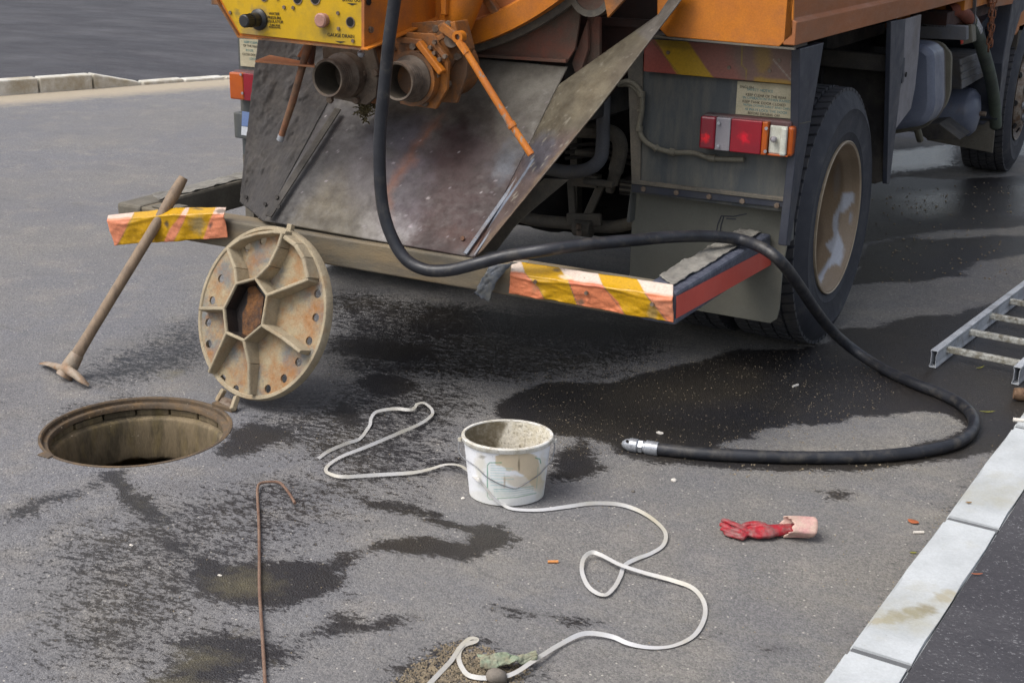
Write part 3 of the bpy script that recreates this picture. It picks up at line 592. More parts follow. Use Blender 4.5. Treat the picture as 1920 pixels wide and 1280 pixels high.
slabY('post', [(1101, 38), (1102, 94), (1083, 153), (1072, 119), (1091, 66)], -.15, .02, 'salmon')
slabY('post', [(1102, 30), (1124, 33), (1124, 130), (1083, 155)], -.12, .02, 'salmon')
slabY('rear_wall', [(1000, -90), (1262, -90), (1262, 60), (1236, 66), (1200, 110), (1124, 200), (1070, 190), (1000, 100)], .03, .02, 'maroon')
c0 = Y(1108, -14, -.24); b = B(); b.cyl(c0, c0+Vector((0, .06, 0)), .082, 32); b.build('hinge_eye', 'salmon', TR, bevel=.004); b = B(); b.lathe(c0+Vector((0, -.006, 0)), (0, 1, 0), [(.082, .02), (.082, 0), (.06, 0), (.06, .02)], 32, True); b.build('hinge_ring', 'greymud', TR)
slabY('hinge_plate', [(1125, -40), (1139, 34), (1172, -2), (1200, -40)], -.27, .02, 'orange_dirty')
# ---- control box
CP = slabY('control_plate', [(680, -60), (680, 88), (450, 63), (415, 0), (395, -45), (395, -60)], -.80, .006, 'yellow', bevel=.001)
cb = slabY('control_box', [(683, -60), (683, 93), (448, 68), (411, 0), (388, -42), (388, -60)], -.792, .05, 'orange')
b = B(); pz = [X(683, -60, .004), X(683, 92, .004), X(822, 33, .004), X(822, -60, .004)]
b.prism(pz, (-.012, 0, 0)); b.build('side_plate', 'orange', TR, bevel=.001)
b = B()
for p, q in zip([X(683, 93, .014), X(822, 34, .014)], [X(822, 34, .014), X(822, -60, .014)]): b.bar(p, q, .03, .006, (0, -1, 1) if p.z < 1.3 and q.z < 1.4 else (0, 1, 0))
b.build('side_flange', 'orange', TR, bevel=.001)
b = B(); q = X(735, 60, -.12); b.box((-.35, -.6, 1.27), (-.02, -.42, 1.8)); b.build('inner_box', 'orange_dirty', TR)
b = B(); b.bar(Y(838, 28, -.42), Y(838, -60, -.42), .05, .02, (1, 0, 0)); b.build('bracket', 'orange', TR, bevel=.003)
b = B(); b.bar(Y(683, 93, -.798), Y(448, 69, -.798), .012, .006); b.bar(Y(448, 69, -.798), Y(400, -10, -.798), .012, .006); b.build('lower_edge', 'orange_dirty', TR)
slabY('left_bracket', [(396, -5), (409, -5), (412, 10), (396, 9)], -.78, .02, 'orange_dirty')
py_ = -.803
def knob(px, py, r, L, m, parts, name):
    c = Y(px, py, py_); b = B(); prof = parts; b.lathe(c, (0, -1, 0), prof, 40); o = b.build(name, m, TR, smooth=True); return c
# regulator knob: flange, collar, dial
c = Y(486, 37, -.80); b = B(); b.lathe(c, (0, -1, 0), [(0, 0), (.036, 0), (.036, .006), (.030, .012), (.024, .014), (.024, .045), (0, .045)], 40); kn = b.build('regulator', 'black', CP, smooth=True)
b = B(); b.lathe(c+Vector((0, -.045, 0)), (0, -1, 0), [(0, 0), (.021, 0), (.021, .035), (.018, .038), (0, .038)], 30)
for k in range(20):
    g = 2*math.pi*k/20; b.bar(c+Vector((math.cos(g)*.021, -.048, math.sin(g)*.021)), c+Vector((math.cos(g)*.021, -.08, math.sin(g)*.021)), .003, .003)
b.build('dial', 'black', CP, smooth=True)
c = Y(608, 38, -.80); b = B(); b.lathe(c, (0, -1, 0), [(0, 0), (.022, 0), (.022, .012), (.024, .014), (.024, .022), (.019, .026), (0, .026)], 30); b.build('knob', 'pinkknob', CP, smooth=True)
for px, py, r in ((657, 42, .0145), (558, -2, .016), (591, -2, .017), (495, -6, .014)):
    c = Y(px, py, -.8015); b = B(); b.lathe(c, (0, -1, 0), [(r, .0), (r*1.22, .0), (r*1.22, .0015), (r, .0015)], 24, True); b.build('port_rim', 'bolt', CP)
    b = B(); b.cyl(c+Vector((0, -.0005, 0)), c+Vector((0, -.0012, 0)), r, 24); b.build('port', 'hole', CP)
bolts([Y(x, y, -.801) for x, y in ((533, 14), (550, 15), (634, 25), (635, 54), (662, 77), (432, 24), (520, -3))], (0, -1, 0), CP, .0065, .004)
bolts([X(694, 56, .004)], (1, 0, 0), TR, .011, .008); bolts([X(690, 4, .004)], (1, 0, 0), TR, .012, .006, 'hole')
for s_, px, py, sz in (('WATER', 514, 26.5, .0135), ('PRESSURE', 514, 34, .0135), ('REGULATOR', 514, 41, .0135), ('TURN FOR', 515, 48, .0095), ('PRESSURE INC', 515, 52, .008), ('GAUGE DRAIN', 639, 67.5, .0165), ('BLEED OUT', 660, .5, .0155)):
    text(s_, sz, 'lettering', 'ink', CP, rearM(Y(px, py, -.8012)) @ Matrix.Rotation(0, 4, 'Z'))
for px, py in ((638, 79), (660, 8)):
    b = B(); b.prism([Y(px-10, py-2, -.8014), Y(px+10, py-.6, -.8014), Y(px, py+2.6, -.8014)], (0, .0005, 0)); b.build('arrow', 'ink', CP)
# plates under the box
b = B(); b.prism([Y(478, 114, -.74), Y(590, 124, -.74), Y(590, 119, -.62), Y(505, 103, -.62)], (0, 0, -.006)); b.build('shelf', 'orange_dust', TR, bevel=.001)
slabY('gusset', [(556, 107), (570, 83), (584, 83), (586, 112)], -.66, .008, 'orange_dust'); slabY('strut', [(577, 118), (584, 82), (588, 83), (582, 127)], -.68, .02, 'salmon')
c = Y(677, 101, -.74); b = B(); b.lathe(c, (0, 0, 1), [(0, -.013), (.008, -.0105), (.0125, -.004), (.0125, .004), (.006, .011), (.006, .03), (0, .03)], 20); b.build('ball_knob', 'steel', TR, smooth=True)
b = B(); b.tube([Y(580, 80, -.70), Y(560, 150, -.70), Y(549, 190, -.70), Y(526, 260, -.70)], [.014, .013, .013, .011], 14); b.build('drain_lever', 'rustbar', TR, smooth=True)
b = B(); b.cyl(Y(528, 254, -.70), Y(525, 263, -.70), .013); b.build('lever_end', 'steel', TR)
# ---- outlets and gate valves
def outlet(px, py, y, dirty):
    c = Y(px, py, y); mt = 'pipeend'; A = (0, 1, 0); r = .066
    b = B(); pr = [(r-.010, .20), (r-.010, 0), (r-.003, -.003), (r, .003)]
    for k in range(5): pr += [(r, .008+k*.012), (r-.004, .012+k*.012), (r, .016+k*.012)]
    pr += [(r+.003, .07), (r+.013, .078), (r+.013, .12), (r+.002, .13)]
    b.lathe(c, A, pr, 48); b.build('outlet', mt, TR, smooth=True)
    b = B(); b.lathe(c, A, [(r-.0105, .2), (r-.0105, .002)], 40); b.cyl(c+Vector((0, .19, 0)), c+Vector((0, .2, 0)), r-.011, 40); b.build('outlet_bore', 'pipein', TR, smooth=True)
    return c
cL = outlet(614, 147, -.72, 1); cR = outlet(745, 153, -.72, 0)
def flange(c, y, pts, m, name, holes=()):
    b = B(); b.prism([(c.x+dx, y, c.z+dz) for dx, dz in pts], (0, .016, 0)); b.build(name, m, TR, bevel=.002)
hexa = [(-.10, -.085), (.075, -.10), (.115, -.07), (.13, .03), (.10, .12), (-.02, .13), (-.11, .10)]
flange(cL, -.60, hexa, 'pipeend', 'valve_flange'); flange(cL, -.54, [(x*1.05+.01, z*1.05) for x, z in hexa], 'orange_dirty', 'valve_flange')
b = B(); b.cyl(cL+Vector((0, .205, 0)), cL+Vector((0, .33, 0)), .085, 32); b.build('valve_body', 'orange_dirty', TR)
flange(cR, -.60, [(-.07, -.095), (.075, -.10), (.12, -.03), (.125, .06), (.07, .15), (-.05, .15), (-.10, .10), (-.10, -.03)], 'orange_dirty', 'valve_flange')
flange(cR, -.53, [(-.05, -.09), (.115, -.085), (.155, .01), (.16, .1), (.06, .19), (-.1, .17)], 'orange_dirty', 'valve_flange')
b = B(); b.cyl(cR+Vector((.02, .205, .02)), cR+Vector((.02, .34, .02)), .10, 32); b.build('valve_body', 'orange_dirty', TR)
b = B(); b.cyl(cR+Vector((0, .085, 0)), cR+Vector((0, .118, 0)), .093, 40); b.build('valve_collar', 'orange_dirty', TR, smooth=True)
bolts([Y(x, y, -.603) for x, y in ((621, 187), (670, 188), (682, 138), (586, 100), (799, 193), (820, 141), (777, 87), (706, 137), (738, 92))], (0, -1, 0), TR, .013, .014)
bolts([Y(x, y, -.533) for x, y in ((842, 157), (860, 106), (820, 54), (843, 46))], (0, -1, 0), TR, .013, .014)
slabY('slide_box', [(742, 78), (790, 70), (826, 44), (852, 40), (866, 95), (834, 140), (800, 90), (744, 92)], -.545, .09, 'orange_dirty', bevel=.004)
b = B(); b.bar(Y(786, 80, -.625), Y(830, 137, -.625), .022, .03, (0, 1, 0)); b.build('slide_bar', 'orange', TR, bevel=.004)
b = B(); b.bar(Y(744, 74, -.61), Y(792, 80, -.61), .02, .012, (0, 1, 0)); b.build('slide_bar', 'orange_dirty', TR, bevel=.003)
b = B(); b.bar(Y(806, 86, -.60), Y(831, 118, -.60), .014, .012, (0, 1, 0)); b.bar(Y(813, 77, -.60), Y(836, 108, -.60), .016, .02, (0, 1, 0)); b.build('rack', 'orange_dirty', TR, bevel=.002)
bolts([Y(x, y, -.61) for x, y in ((808, 90), (816, 100), (826, 112), (836, 106), (817, 79))], (0, -1, 0), TR, .008, .012)
b = B(); b.bar(Y(828, 50, -.60), Y(856, 70, -.60), .03, .014, (0, 1, 0)); b.bar(Y(813, 78, -.59), Y(834, 66, -.59), .018, .012, (0, 1, 0)); b.build('link_plate', 'orange_dirty', TR, bevel=.002)
c = Y(857, 70, -.62); b = B(); b.lathe(c, (0, 1, 0), [(.010, 0), (.020, 0), (.020, .03), (.010, .03)], 24, True); b.build('pivot_eye', 'orange', TR, smooth=True); b = B(); b.cyl(c+Vector((0, .01, 0)), c+Vector((0, .05, 0)), .011, 16); b.cyl(Y(846, 76, -.59), Y(846, 76, -.5), .024, 20); b.build('pivot_pin', 'bolt', TR)
b = B(); b.bar(Y(860, 78, -.62), Y(875, 100, -.62), .02, .014, (0, 1, 0)); b.tube([Y(866, 84, -.615), Y(959, 235, -.60)], .0125, 14); b.tube([Y(957, 231, -.60), Y(962, 239, -.60)], .016, 14); b.tube([Y(961, 237, -.60), Y(996, 290, -.60)], [.0115, .0125], 14); b.build('valve_lever', 'lever', TR, smooth=True)
b = B(); b.tube([Y(846, 62, -.36), Y(893, -60, -.36)], .064, 28); b.build('suction_pipe', 'orange', TR, smooth=True)
slabY('valve_mount', [(655, 96), (745, 92), (748, 170), (690, 150)], -.50, .02, 'salmon')
# caked weeds/mud between the valves
b = B()
for k in range(260):
    x = random.gauss(690, 10); y = random.gauss(182, 17)
    if k % 3 == 0: x, y = random.gauss(683, 7), random.gauss(205, 12)
    p = Y(x, y, -.50+random.uniform(-.03, .03)); d = Vector((random.gauss(0, 1), random.gauss(0, 1), random.gauss(0, 1))).normalized()*random.uniform(.006, .016)
    b.tube([p-d, p+Vector((random.uniform(-.005, .005),)*3), p+d], .0022, 4, caps=False)
o = b.build('dried_weed', mat('dried_weed', S(104, 94, 62), S(70, 62, 46), rough=.9, bump=.1), TR); o['kind'] = 'stuff'
# ---- discharge chute
def cdisp(U, V, P):
    n = (fbm(U*5, V*5, 21)-.5)*.012; return np.stack([n*0, -n, n*.2], -1)
ch = patch('chute_floor', 'chute', TR, [Y(497, 415, -.8), Y(888, 483, -.8), Y(1064, 126, -.2), (-.46, -.2, 1.14)], 150, 120, disp=cdisp)
paint(ch, S(82, 78, 76), [
    ('poly', [(560, 90), (1090, 90), (1040, 230), (960, 300), (900, 240), (800, 215), (700, 230), (560, 260)], S(92, 88, 80), 30, 22, 1),
    ('blob', 870, 350, 150, 130, 10, S(64, 47, 46), .35, .95), ('blob', 800, 430, 110, 60, 10, S(74, 55, 53), .3, .85), ('blob', 930, 320, 70, 40, 60, S(66, 56, 56), .4, .8),
    ('blob', 950, 300, 40, 26, -60, S(92, 99, 108), .6, .6), ('blob', 600, 400, 90, 80, 10, S(98, 90, 74), .4, .85), ('blob', 650, 440, 90, 40, 12, S(96, 90, 78), .4, .8),
    ('blob', 690, 300, 34, 90, 15, S(100, 95, 98), .45, .6), ('blob', 740, 250, 60, 40, -20, S(86, 84, 90), .4, .7), ('blob', 760, 350, 50, 110, 10, S(84, 78, 86), .4, .6),
    ('poly', [(745, 320), (800, 235), (830, 215), (820, 240), (770, 300), (740, 370), (728, 420), (724, 380)], S(116, 74, 54), 20, 16, .85), ('blob', 860, 445, 60, 22, 20, S(86, 60, 52), .5, .5), ('poly', [(900, 440), (985, 330), (960, 400), (900, 470), (880, 470)], S(112, 76, 58), 16, 10, .6),
    ('blob', 720, 455, 60, 18, -14, S(138, 134, 131), .8, .7), ('blob', 690, 430, 24, 50, 20, S(142, 138, 134), .9, .5), ('blob', 745, 420, 40, 26, 30, S(134, 129, 130), .9, .5),
    ('poly', [(480, 430), (640, 195), (700, 100), (560, 90), (470, 110), (470, 420), (540, 430), (600, 340), (660, 240), (690, 190), (640, 200)], S(60, 58, 58), 24, 16, .9),
    ('blob', 620, 250, 60, 60, -50, S(66, 62, 62), .5, .9), ('blob', 560, 340, 40, 50, -50, S(70, 68, 68), .5, .8),
    ('speck', 4.2, .965, S(150, 142, 146), .55), ('speck', 2.6, .985, S(190, 184, 184), .7), ('blob', 770, 425, 4, 3, 0, S(170, 160, 165), .2, .8), ('blob', 803, 372, 4, 2.5, -30, S(190, 180, 180), .2, .8)], 5)
fA, fT = Y(888, 483, -.8), Y(1064, 126, -.2); FE = [fA.lerp(fT, k/8*.90)+Vector((.003, -.003, 0)) for k in range(9)]
rw = patch2('chute_wing', 'chute', TR, FE+[Y(1235, 28, -.2), Y(1262, -12, -.19)], [Y(906, 468, -.79), Y(1123, 203, -.45), Y(1277, 1, -.23), Y(1295, -25, -.2)], 40, 170,
    disp=lambda U, V, P: np.stack([0*U, -.012*np.sin(np.pi*U)*np.sin(np.pi*V), 0*U], -1))
paint(rw, S(92, 86, 72), [
    ('poly', [(860, 500), (960, 300), (1020, 260), (1090, 250), (960, 430), (900, 500)], S(88, 74, 70), 30, 20, .95), ('blob', 1010, 290, 50, 26, -52, S(74, 76, 86), .4, .75), ('blob', 1120, 170, 70, 26, -45, S(108, 100, 82), .4, .8),
    ('blob', 1190, 110, 70, 20, -45, S(84, 76, 64), .4, .7), ('poly', [(1190, 60), (1280, -30), (1290, 10), (1220, 80)], S(92, 88, 84), 10, 6, .8), ('speck', 3.4, .93, S(150, 144, 132), .4),
    ('line', [(880, 478), (985, 325), (1000, 300)], 4, S(120, 130, 144), .8), ('poly', [(895, 470), (1110, 215), (1118, 208), (900, 480)], S(120, 100, 76), 4, 6, .5)]+[('line', [(x, y), (x+random.uniform(5, 14), y-random.uniform(5, 12))], 1.8, S(172, 168, 156), .7) for x, y in [(random.uniform(0, 1), random.gauss(0, 12)) for _ in range(0)]]+
    [('line', [(950+t*130+g, 370-t*170+g*.8), (950+t*130+g+6, 370-t*170+g*.8-7)], 2., S(150, 146, 132), .6) for t, g in [(random.random(), random.gauss(2, 12)) for _ in range(16)]], 9)
b = B(); b.bar(Y(872, 476, -.808), Y(1000, 293, -.50), .014, .006, (0, 1, 0)); b.bar(Y(889, 480, -.808), Y(1010, 300, -.50), .008, .008, (0, 1, 0)); b.build('chute_seam', mat('seam_grey', S(112, 118, 128), S(94, 84, 82), rough=.5, scale=14, bump=.2), TR, bevel=.002)
bolts([Y(868, 447, -.76), Y(891, 449, -.76)], (0, -1, .4), TR, .008, .005, 'rustbar')
lw = patch2('chute_wing', 'mudcake', TR, [Y(450, 379, -.62), Y(472, 170, -.48), Y(486, 60, -.40)], [Y(495, 416, -.80), Vector((-.462, -.2, 1.14)), Vector((-.46, -.12, 1.25))], 90, 110,
    disp=lambda U, V, P: np.stack([0*U, -(np.clip(fbm(U*9, V*13, 33, 5)-.5, 0, 1))*.045*np.clip(np.minimum(np.minimum(U,1-U),np.minimum(V,1-V))*8,0,1)-(fbm(U*30, V*40, 35, 3)-.5)*.006, 0*U], -1))
b = B(); b.prism([Y(452, 378, -.625), Y(497, 415, -.805), Y(502, 409, -.79), Y(458, 370, -.61)], (0, .006, 0)); b.build('wing_edge', 'mudcake', TR)
b = B(); b.bar(Y(503, 406, -.815), Y(634, 204, -.445), .028, .006, (0, 1, 0)); b.build('wing_strip', 'dark', TR, bevel=.002)
bolts([Y(x, y, z_) for x, y, z_ in ((498, 383, -.74), (524, 388, -.80), (462, 370, -.66), (520, 370, -.76))], (0, -1, .3), TR, .008, .006, 'dark')
slabY('chute_support', [(1020, 335), (1066, 337), (988, 402), (962, 428), (930, 470), (880, 480), (900, 440)], -.45, .01, 'greymud')
# ---- rear under-run bumper
BX = 1.15
b = B(); b.box((-1.10, -.822, .462), (1.10, -.72, .564)); b.build('bumper_bar', 'bumper', TR, bevel=.006)
b = B(); b.box((1.03, -.826, .459), (BX, .055, .567)); b.build('bumper_return', 'bluebar', TR, bevel=.010)
b = B(); b.box((-BX, -.832, .456), (-1.03, .055, .57)); b.build('bumper_return', 'bumpdark', TR, bevel=.012)
for sgn, nm in ((1, 'r'), (-1, 'l')):
    def dd(U, V, P, s=sgn):
        e = np.minimum(np.minimum(U, 1-U)*3, np.minimum(V, 1-V)*5); n = (fbm(U*4+s, V*14, 50, 5)-.45); return np.stack([(fbm(U*7, V*20, 53)-.5)*.012, 0*U, n*.014+np.clip(.25-e, 0, .25)*.02*vn(U*9, V*22, 51)], -1)
    x0, x1 = (1.034, 1.118) if sgn > 0 else (-1.13, -1.04)
    patch('mud_crust', 'peel', TR, [(x0, -.70 if sgn > 0 else -.66, .571), (x1, -.78 if sgn > 0 else -.72, .571), (x1, .045, .571), (x0, .045, .571)], 18, 90, th=.003, disp=dd)
for x0 in (-.99, -.93):
    b = B(); b.box((x0, -.81, .565), (x0+.05, -.73, .572)); b.build('mud_crust', 'bumpdark', TR, bevel=.002)
b = B(); b.prism([X(1269, 556, BX+.002), X(1452, 460, BX+.002), X(1452, 493, BX+.002), X(1268, 597, BX+.002)], (-.001, 0, 0)); b.build('side_reflector', 'redstrip', TR)
# warning plates: folded sheet, dented
def wplate(name, top, fold, bot, th, stripes, base, seed, nu=130):
    """three polylines (top edge, fold, lower edge) lofted"""
    def rs(pl, n):
        pl = np.array([tuple(p) for p in pl], float); d = np.r_[0, np.cumsum(np.linalg.norm(np.diff(pl, axis=0), axis=1))]; t = np.linspace(0, d[-1], n+1); return np.stack([np.interp(t, d, pl[:, k]) for k in range(3)], -1)
    T, Fo, Bo = rs(top, nu), rs(fold, nu), rs(bot, nu); rows = []
    for k in range(13): rows.append(T+(Fo-T)*k/12)
    for k in range(1, 31): rows.append(Fo+(Bo-Fo)*k/30)
    P = np.array(rows); nv = len(rows)-1; V = np.repeat(np.linspace(0, 1, nv+1), nu+1).reshape(nv+1, nu+1); U = np.tile(np.linspace(0, 1, nu+1), (nv+1, 1))
    n = (fbm(U*7, V*2.2, seed, 4)-.5)*.02*(.3+V)+(fbm(U*22, V*5, seed+4, 3)-.5)*.0025; crease = -np.exp(-((V-.33-.08*np.sin(U*9))/.05)**2)*.006*vn(U*6, V*0, seed+2)
    P[..., 1] += n+crease; P[..., 2] += n*.3
    P = P.reshape(-1, 3); F = [(j*(nu+1)+i, j*(nu+1)+i+1, (j+1)*(nu+1)+i+1, (j+1)*(nu+1)+i) for j in range(nv) for i in range(nu)]
    me = bpy.data.meshes.new(name); me.from_pydata(P.tolist(), [], F); o = link(name, me, 'sign', TR, 'all'); s = o.modifiers.new('thickness', 'SOLIDIFY'); s.thickness = .0025; s.offset = 0
    paint(o, base, stripes, seed); return o
OR, YE, WH, GR = S(216, 128, 88), S(196, 150, 8), S(212, 198, 184), S(110, 104, 92)
scr = []
for x, y in ((1003, 527), (1098, 548), (1222, 566)): pass
wpR = wplate('warning_plate', [Y(960, 489, -.80), Y(1262, 534, -.80)], [Y(957, 514, -.85), Y(1262, 557, -.85)], [Y(955, 549, -.84), Y(1262, 605, -.84)], .002, [
    ('poly', [(940, 480), (1270, 530), (1270, 556), (1200, 548), (1060, 522), (940, 508)], WH, 3, 3, .95),  # pale upper fold: faded orange plus the light from above painted in
    ('poly', [(1195, 556), (1270, 566), (1270, 600), (1245, 590), (1215, 560)], S(222, 150, 118), 8, 6, .7), ('poly', [(1060, 524), (1200, 548), (1200, 554), (1065, 530)], S(190, 92, 66), 4, 4, .6),
    ('poly', [(976, 485), (1044, 497), (1066, 527), (1085, 580), (1025, 572), (1010, 538), (984, 512)], YE, 1, 1.2, 1), ('poly', [(1118, 505), (1192, 520), (1209, 550), (1235, 584), (1256, 612), (1173, 595), (1160, 565), (1130, 535)], YE, 1, 1.2, 1),
    ('line', [(984, 512), (1010, 540), (1025, 567)], 1.4, GR, .6), ('line', [(1066, 527), (1085, 576)], 1.6, GR, .8), ('line', [(1130, 535), (1173, 590)], 1.4, GR, .7), ('line', [(1209, 550), (1254, 604)], 1.6, GR, .8),
    ('blob', 1044, 507, 8, 4, 0, S(90, 80, 60), .6, .8), ('blob', 1223, 585, 9, 18, 10, S(150, 134, 100), .6, .6), ('blob', 1003, 540, 8, 12, 0, S(150, 120, 90), .7, .5), ('blob', 1087, 567, 8, 7, 0, S(96, 90, 76), .8, .8), ('blob', 1060, 520, 14, 4, 10, S(222, 206, 180), .6, .8), ('speck', 2.2, .94, S(150, 96, 70), .35), ('speck', 1.6, .97, S(90, 70, 50), .5)], OR, 61)
wpL = wplate('warning_plate', [Y(203, 404, -.92), Y(330, 390, -.86), Y(425, 389, -.81)], [Y(200, 414, -.955), Y(330, 402, -.89), Y(421, 401, -.85)], [Y(214, 461, -.95), Y(330, 451, -.885), Y(426, 446, -.845)], .002, [
    ('poly', [(190, 395), (430, 380), (430, 399), (330, 403), (190, 412)], WH, 3, 3, .8),  # upper fold painted pale here too, for the light on it
    ('poly', [(252, 398), (352, 385), (318, 430), (300, 470), (215, 470), (235, 430)], YE, 1, 1.2, 1), ('poly', [(358, 384), (408, 384), (395, 410), (378, 455), (322, 460), (340, 425)], YE, 1, 1.2, 1),
    ('blob', 372, 418, 16, 16, 0, S(140, 128, 96), .7, .8), ('blob', 313, 420, 5, 9, -15, S(60, 52, 46), .6, .9), ('blob', 395, 422, 5, 7, 15, S(70, 56, 48), .7, .9), ('blob', 370, 392, 16, 3, 0, S(84, 74, 54), .8, .8), ('blob', 412, 396, 10, 4, 0, S(90, 80, 70), .8, .8), ('line', [(252, 402), (220, 460)], 1.4, GR, .6), ('line', [(345, 415), (326, 452)], 1.2, GR, .5), ('speck', 2, .95, S(150, 100, 80), .4)], S(220, 138, 102), 71)
for px, py in ((1004, 528), (1100, 549), (1223, 570)): bolts([Y(px, py, -.853)], (0, -1, 0), TR, .007, .005)
patch2('torn_tape', 'tape', TR, [Y(918, 497, -.835), Y(905, 520, -.85), Y(889, 552, -.85)], [Y(962, 493, -.835), Y(932, 525, -.86), Y(916, 567, -.86)], 14, 30, th=.002, disp=lambda U, V, P: np.stack([(vn(U*4, V*9, 8)-.5)*.006, (fbm(U*4, V*5, 81)-.5)*.02, (vn(U*6, V*2, 83)-.5)*.012*V], -1))
b = B(); b.bar(Y(956, 492, -.81), Y(990, 492, -.78), .02, .006); b.build('torn_tape', 'peel', TR)
# ---- rear light panels, chevron plate, stickers
slabY('light_panel', [(1189, 74), (1500, 88), (1482, 392), (1480, 455), (1472, 455), (1470, 398), (1184, 362), (1180, 418), (1174, 416), (1184, 340)], 0, .05, 'panel', bevel=.003)
slabY('light_panel', [(1176, 100), (1206, 100), (1200, 346), (1184, 344)], -.008, .012, 'greymud')
b = B(); b.box((-1.225, 0, .62), (-.64, .05, 1.25)); b.build('light_panel', 'panel', TR, bevel=.003)
st = slabY('rivet_strip', [(1184, 345), (1484, 380), (1482, 391), (1184, 360)], -.014, .012, 'navy', bevel=.002)
slabY('rivet_strip_lip', [(1184, 338), (1485, 373), (1484, 380), (1184, 345)], -.018, .02, 'greymud', bevel=.002)
bolts([Y(x, y, -.014) for x, y in ((1207, 354), (1268.6, 361), (1330, 368.5), (1392, 377), (1457, 385))], (0, -1, 0), TR, .010, .006, 'bolt', 'rivet')
def fdisp(U, V, P): n = (fbm(U*2, V*2, 91)-.5)*.03*V; return np.stack([0*U, n, 0*U], -1)
fl = B()
fp = [(1187, 358), (1481, 392), (1481, 430), (1467, 505), (1461, 580), (1456, 598), (1444, 606), (1431, 604), (1178, 560)]
slabY('mud_flap', fp, .068, .010, 'flap', bevel=.002)
chev = patch('chevron_plate', 'sign', TR, [Y(1207, 134, -.03), Y(1496, 160, -.03), Y(1498, 80, -.03), Y(1209, 64, -.03)], 130, 44, th=.003)
paint(chev, S(136, 84, 72), [('poly', [(1200, 50), (1240, 50), (1300, 150), (1200, 150)], S(150, 76, 66), 2, 1, .9), ('poly', [(1212, 50), (1276, 60), (1344, 155), (1276, 150)], S(176, 140, 14), 1.5, 1.5, .95),
    ('poly', [(1360, 70), (1500, 70), (1500, 165), (1400, 165)], S(112, 96, 84), 24, 12, .7), ('blob', 1430, 110, 16, 46, 0, S(150, 120, 30), .5, .6), ('poly', [(1415, 146), (1495, 152), (1495, 164), (1415, 158)], S(160, 126, 40), 4, 4, .8), ('line', [(1392, 85), (1391, 122), (1400, 132), (1400, 152)], 1.6, S(150, 130, 30), .8),
    ('line', [(1450, 112), (1490, 158)], 2, S(160, 152, 140), .8), ('line', [(1484, 112), (1481, 134), (1489, 158)], 1.4, S(150, 140, 124), .7), ('line', [(1214, 66), (1276, 142)], 1.5, S(96, 82, 50), .8), ('blob', 1253, 99, 5, 4, 0, S(110, 96, 60), .3, .8), ('blob', 1265, 84, 26, 8, 10, S(120, 100, 30), .8, .6), ('speck', 3, .93, S(120, 90, 76), .3)], 44)
bolts([Y(1253, 99, -.032), Y(1461, 114, -.032), Y(1367, 127, -.032), Y(1443, 133, -.032)], (0, -1, 0), TR, .007, .003)
sk = slabY('notice', [(1383, 152), (1500, 161), (1496, 224), (1379, 214)], -.006, .003, 'stick', bevel=0)
def noticetext(lines, root, y):
    for s_, px, py, sz, m in lines: text(s_, sz, 'lettering', m, root, rearM(Y(px, py, y)) @ Matrix.Rotation(-.012, 4, 'Z'), th=.0002)
noticetext([('ENGLISH', 1400, 164, .013, 'ink'), ('SAFETY NOTICE', 1425, 170, .013, 'teal'), ('KEEP CLEAR OF THE REAR', 1436, 181, .0125, 'ink'), ('IN OPERATION WHEN RAISED', 1437, 187, .0125, 'teal'), ('KEEP TANK DOOR CLOSED', 1432, 194, .0125, 'ink'), ('WASH DOWN DAILY AND CHECK', 1440, 201, .0115, 'teal'), ('ALWAYS LOCK THE DOOR', 1436, 208.5, .0125, 'teal'), ('BEFORE DRIVING OFF', 1432, 215, .012, 'ink')], sk, -.0068)
sk2 = slabY('notice', [(449, 73), (491, 75), (484, 127), (451, 124)], -.006, .003, 'stick', bevel=0)
noticetext([('KEEP CLEAR', 470, 80, .0135, 'teal'), ('OF THE REAR', 470, 87, .0135, 'ink'), ('IN USE', 468, 95, .0135, 'teal'), ('CLOSE DOOR', 469, 103, .0135, 'ink'), ('LOCK', 474, 111, .0135, 'teal')], sk2, -.0068)
b = B(); b.box((-1.225, -.05, .70), (-1.14, 0, .81)); b.build('plate_holder', 'panel', TR, bevel=.006)
slabY('blue_plate', [(454, 209), (468, 211), (466, 238), (453, 236)], -.054, .003, 'blueplate', bevel=0); slabY('white_plate', [(453, 237), (466, 239), (465, 255), (452, 253)], -.054, .003, 'whitepl', bevel=0)
b = B(); b.box((-1.225, .0, .25), (-1.18, .03, .62)); b.build('stay', 'greymud', TR)
# rear lamps
def lamp(x0, x1, z0, z1, segs):
    R_ = B(); R_.box((x0, -.045, z0-.004), (x1, 0, z1+.006)); LHs = R_.build('rear_lamp', 'lamphouse', TR, bevel=.008)
    for a, b_, m, bulge in segs:
        s = B(); s.box((x0+(x1-x0)*a+.0005, -.066-bulge, z0), (x0+(x1-x0)*b_-.0005, -.04, z1)); s.build('lamp_lens', m, LHs, bevel=.007 if a == 0 or b_ == 1 else .003, smooth=False)
    return LHs
zl0, zl1 = .868, .982
LR = lamp(.900, 1.222, zl0, zl1, [(0, .185, 'glassred', .004), (.185, .355, 'glassclear', .004), (.355, .705, 'glassred', .004), (.705, .77, 'glassamber', .004)])
b = B(); b.box((1.150, -.056, zl0+.006), (1.212, -.046, zl1-.012)); b.build('lamp_reflector', 'lampwhite', LR, bevel=.004)
b = B(); b.bar((1.205, -.064, zl0+.004), (1.205, -.064, zl1-.014), .022, .02, (0, 1, 0)); b.build('broken_lens', 'lampwhite', LR, bevel=.006)
b = B(); b.bar((1.15, -.058, zl0+.003), (1.222, -.058, zl0+.003), .010, .007); b.build('broken_lens', 'glassamber', LR, bevel=.002)
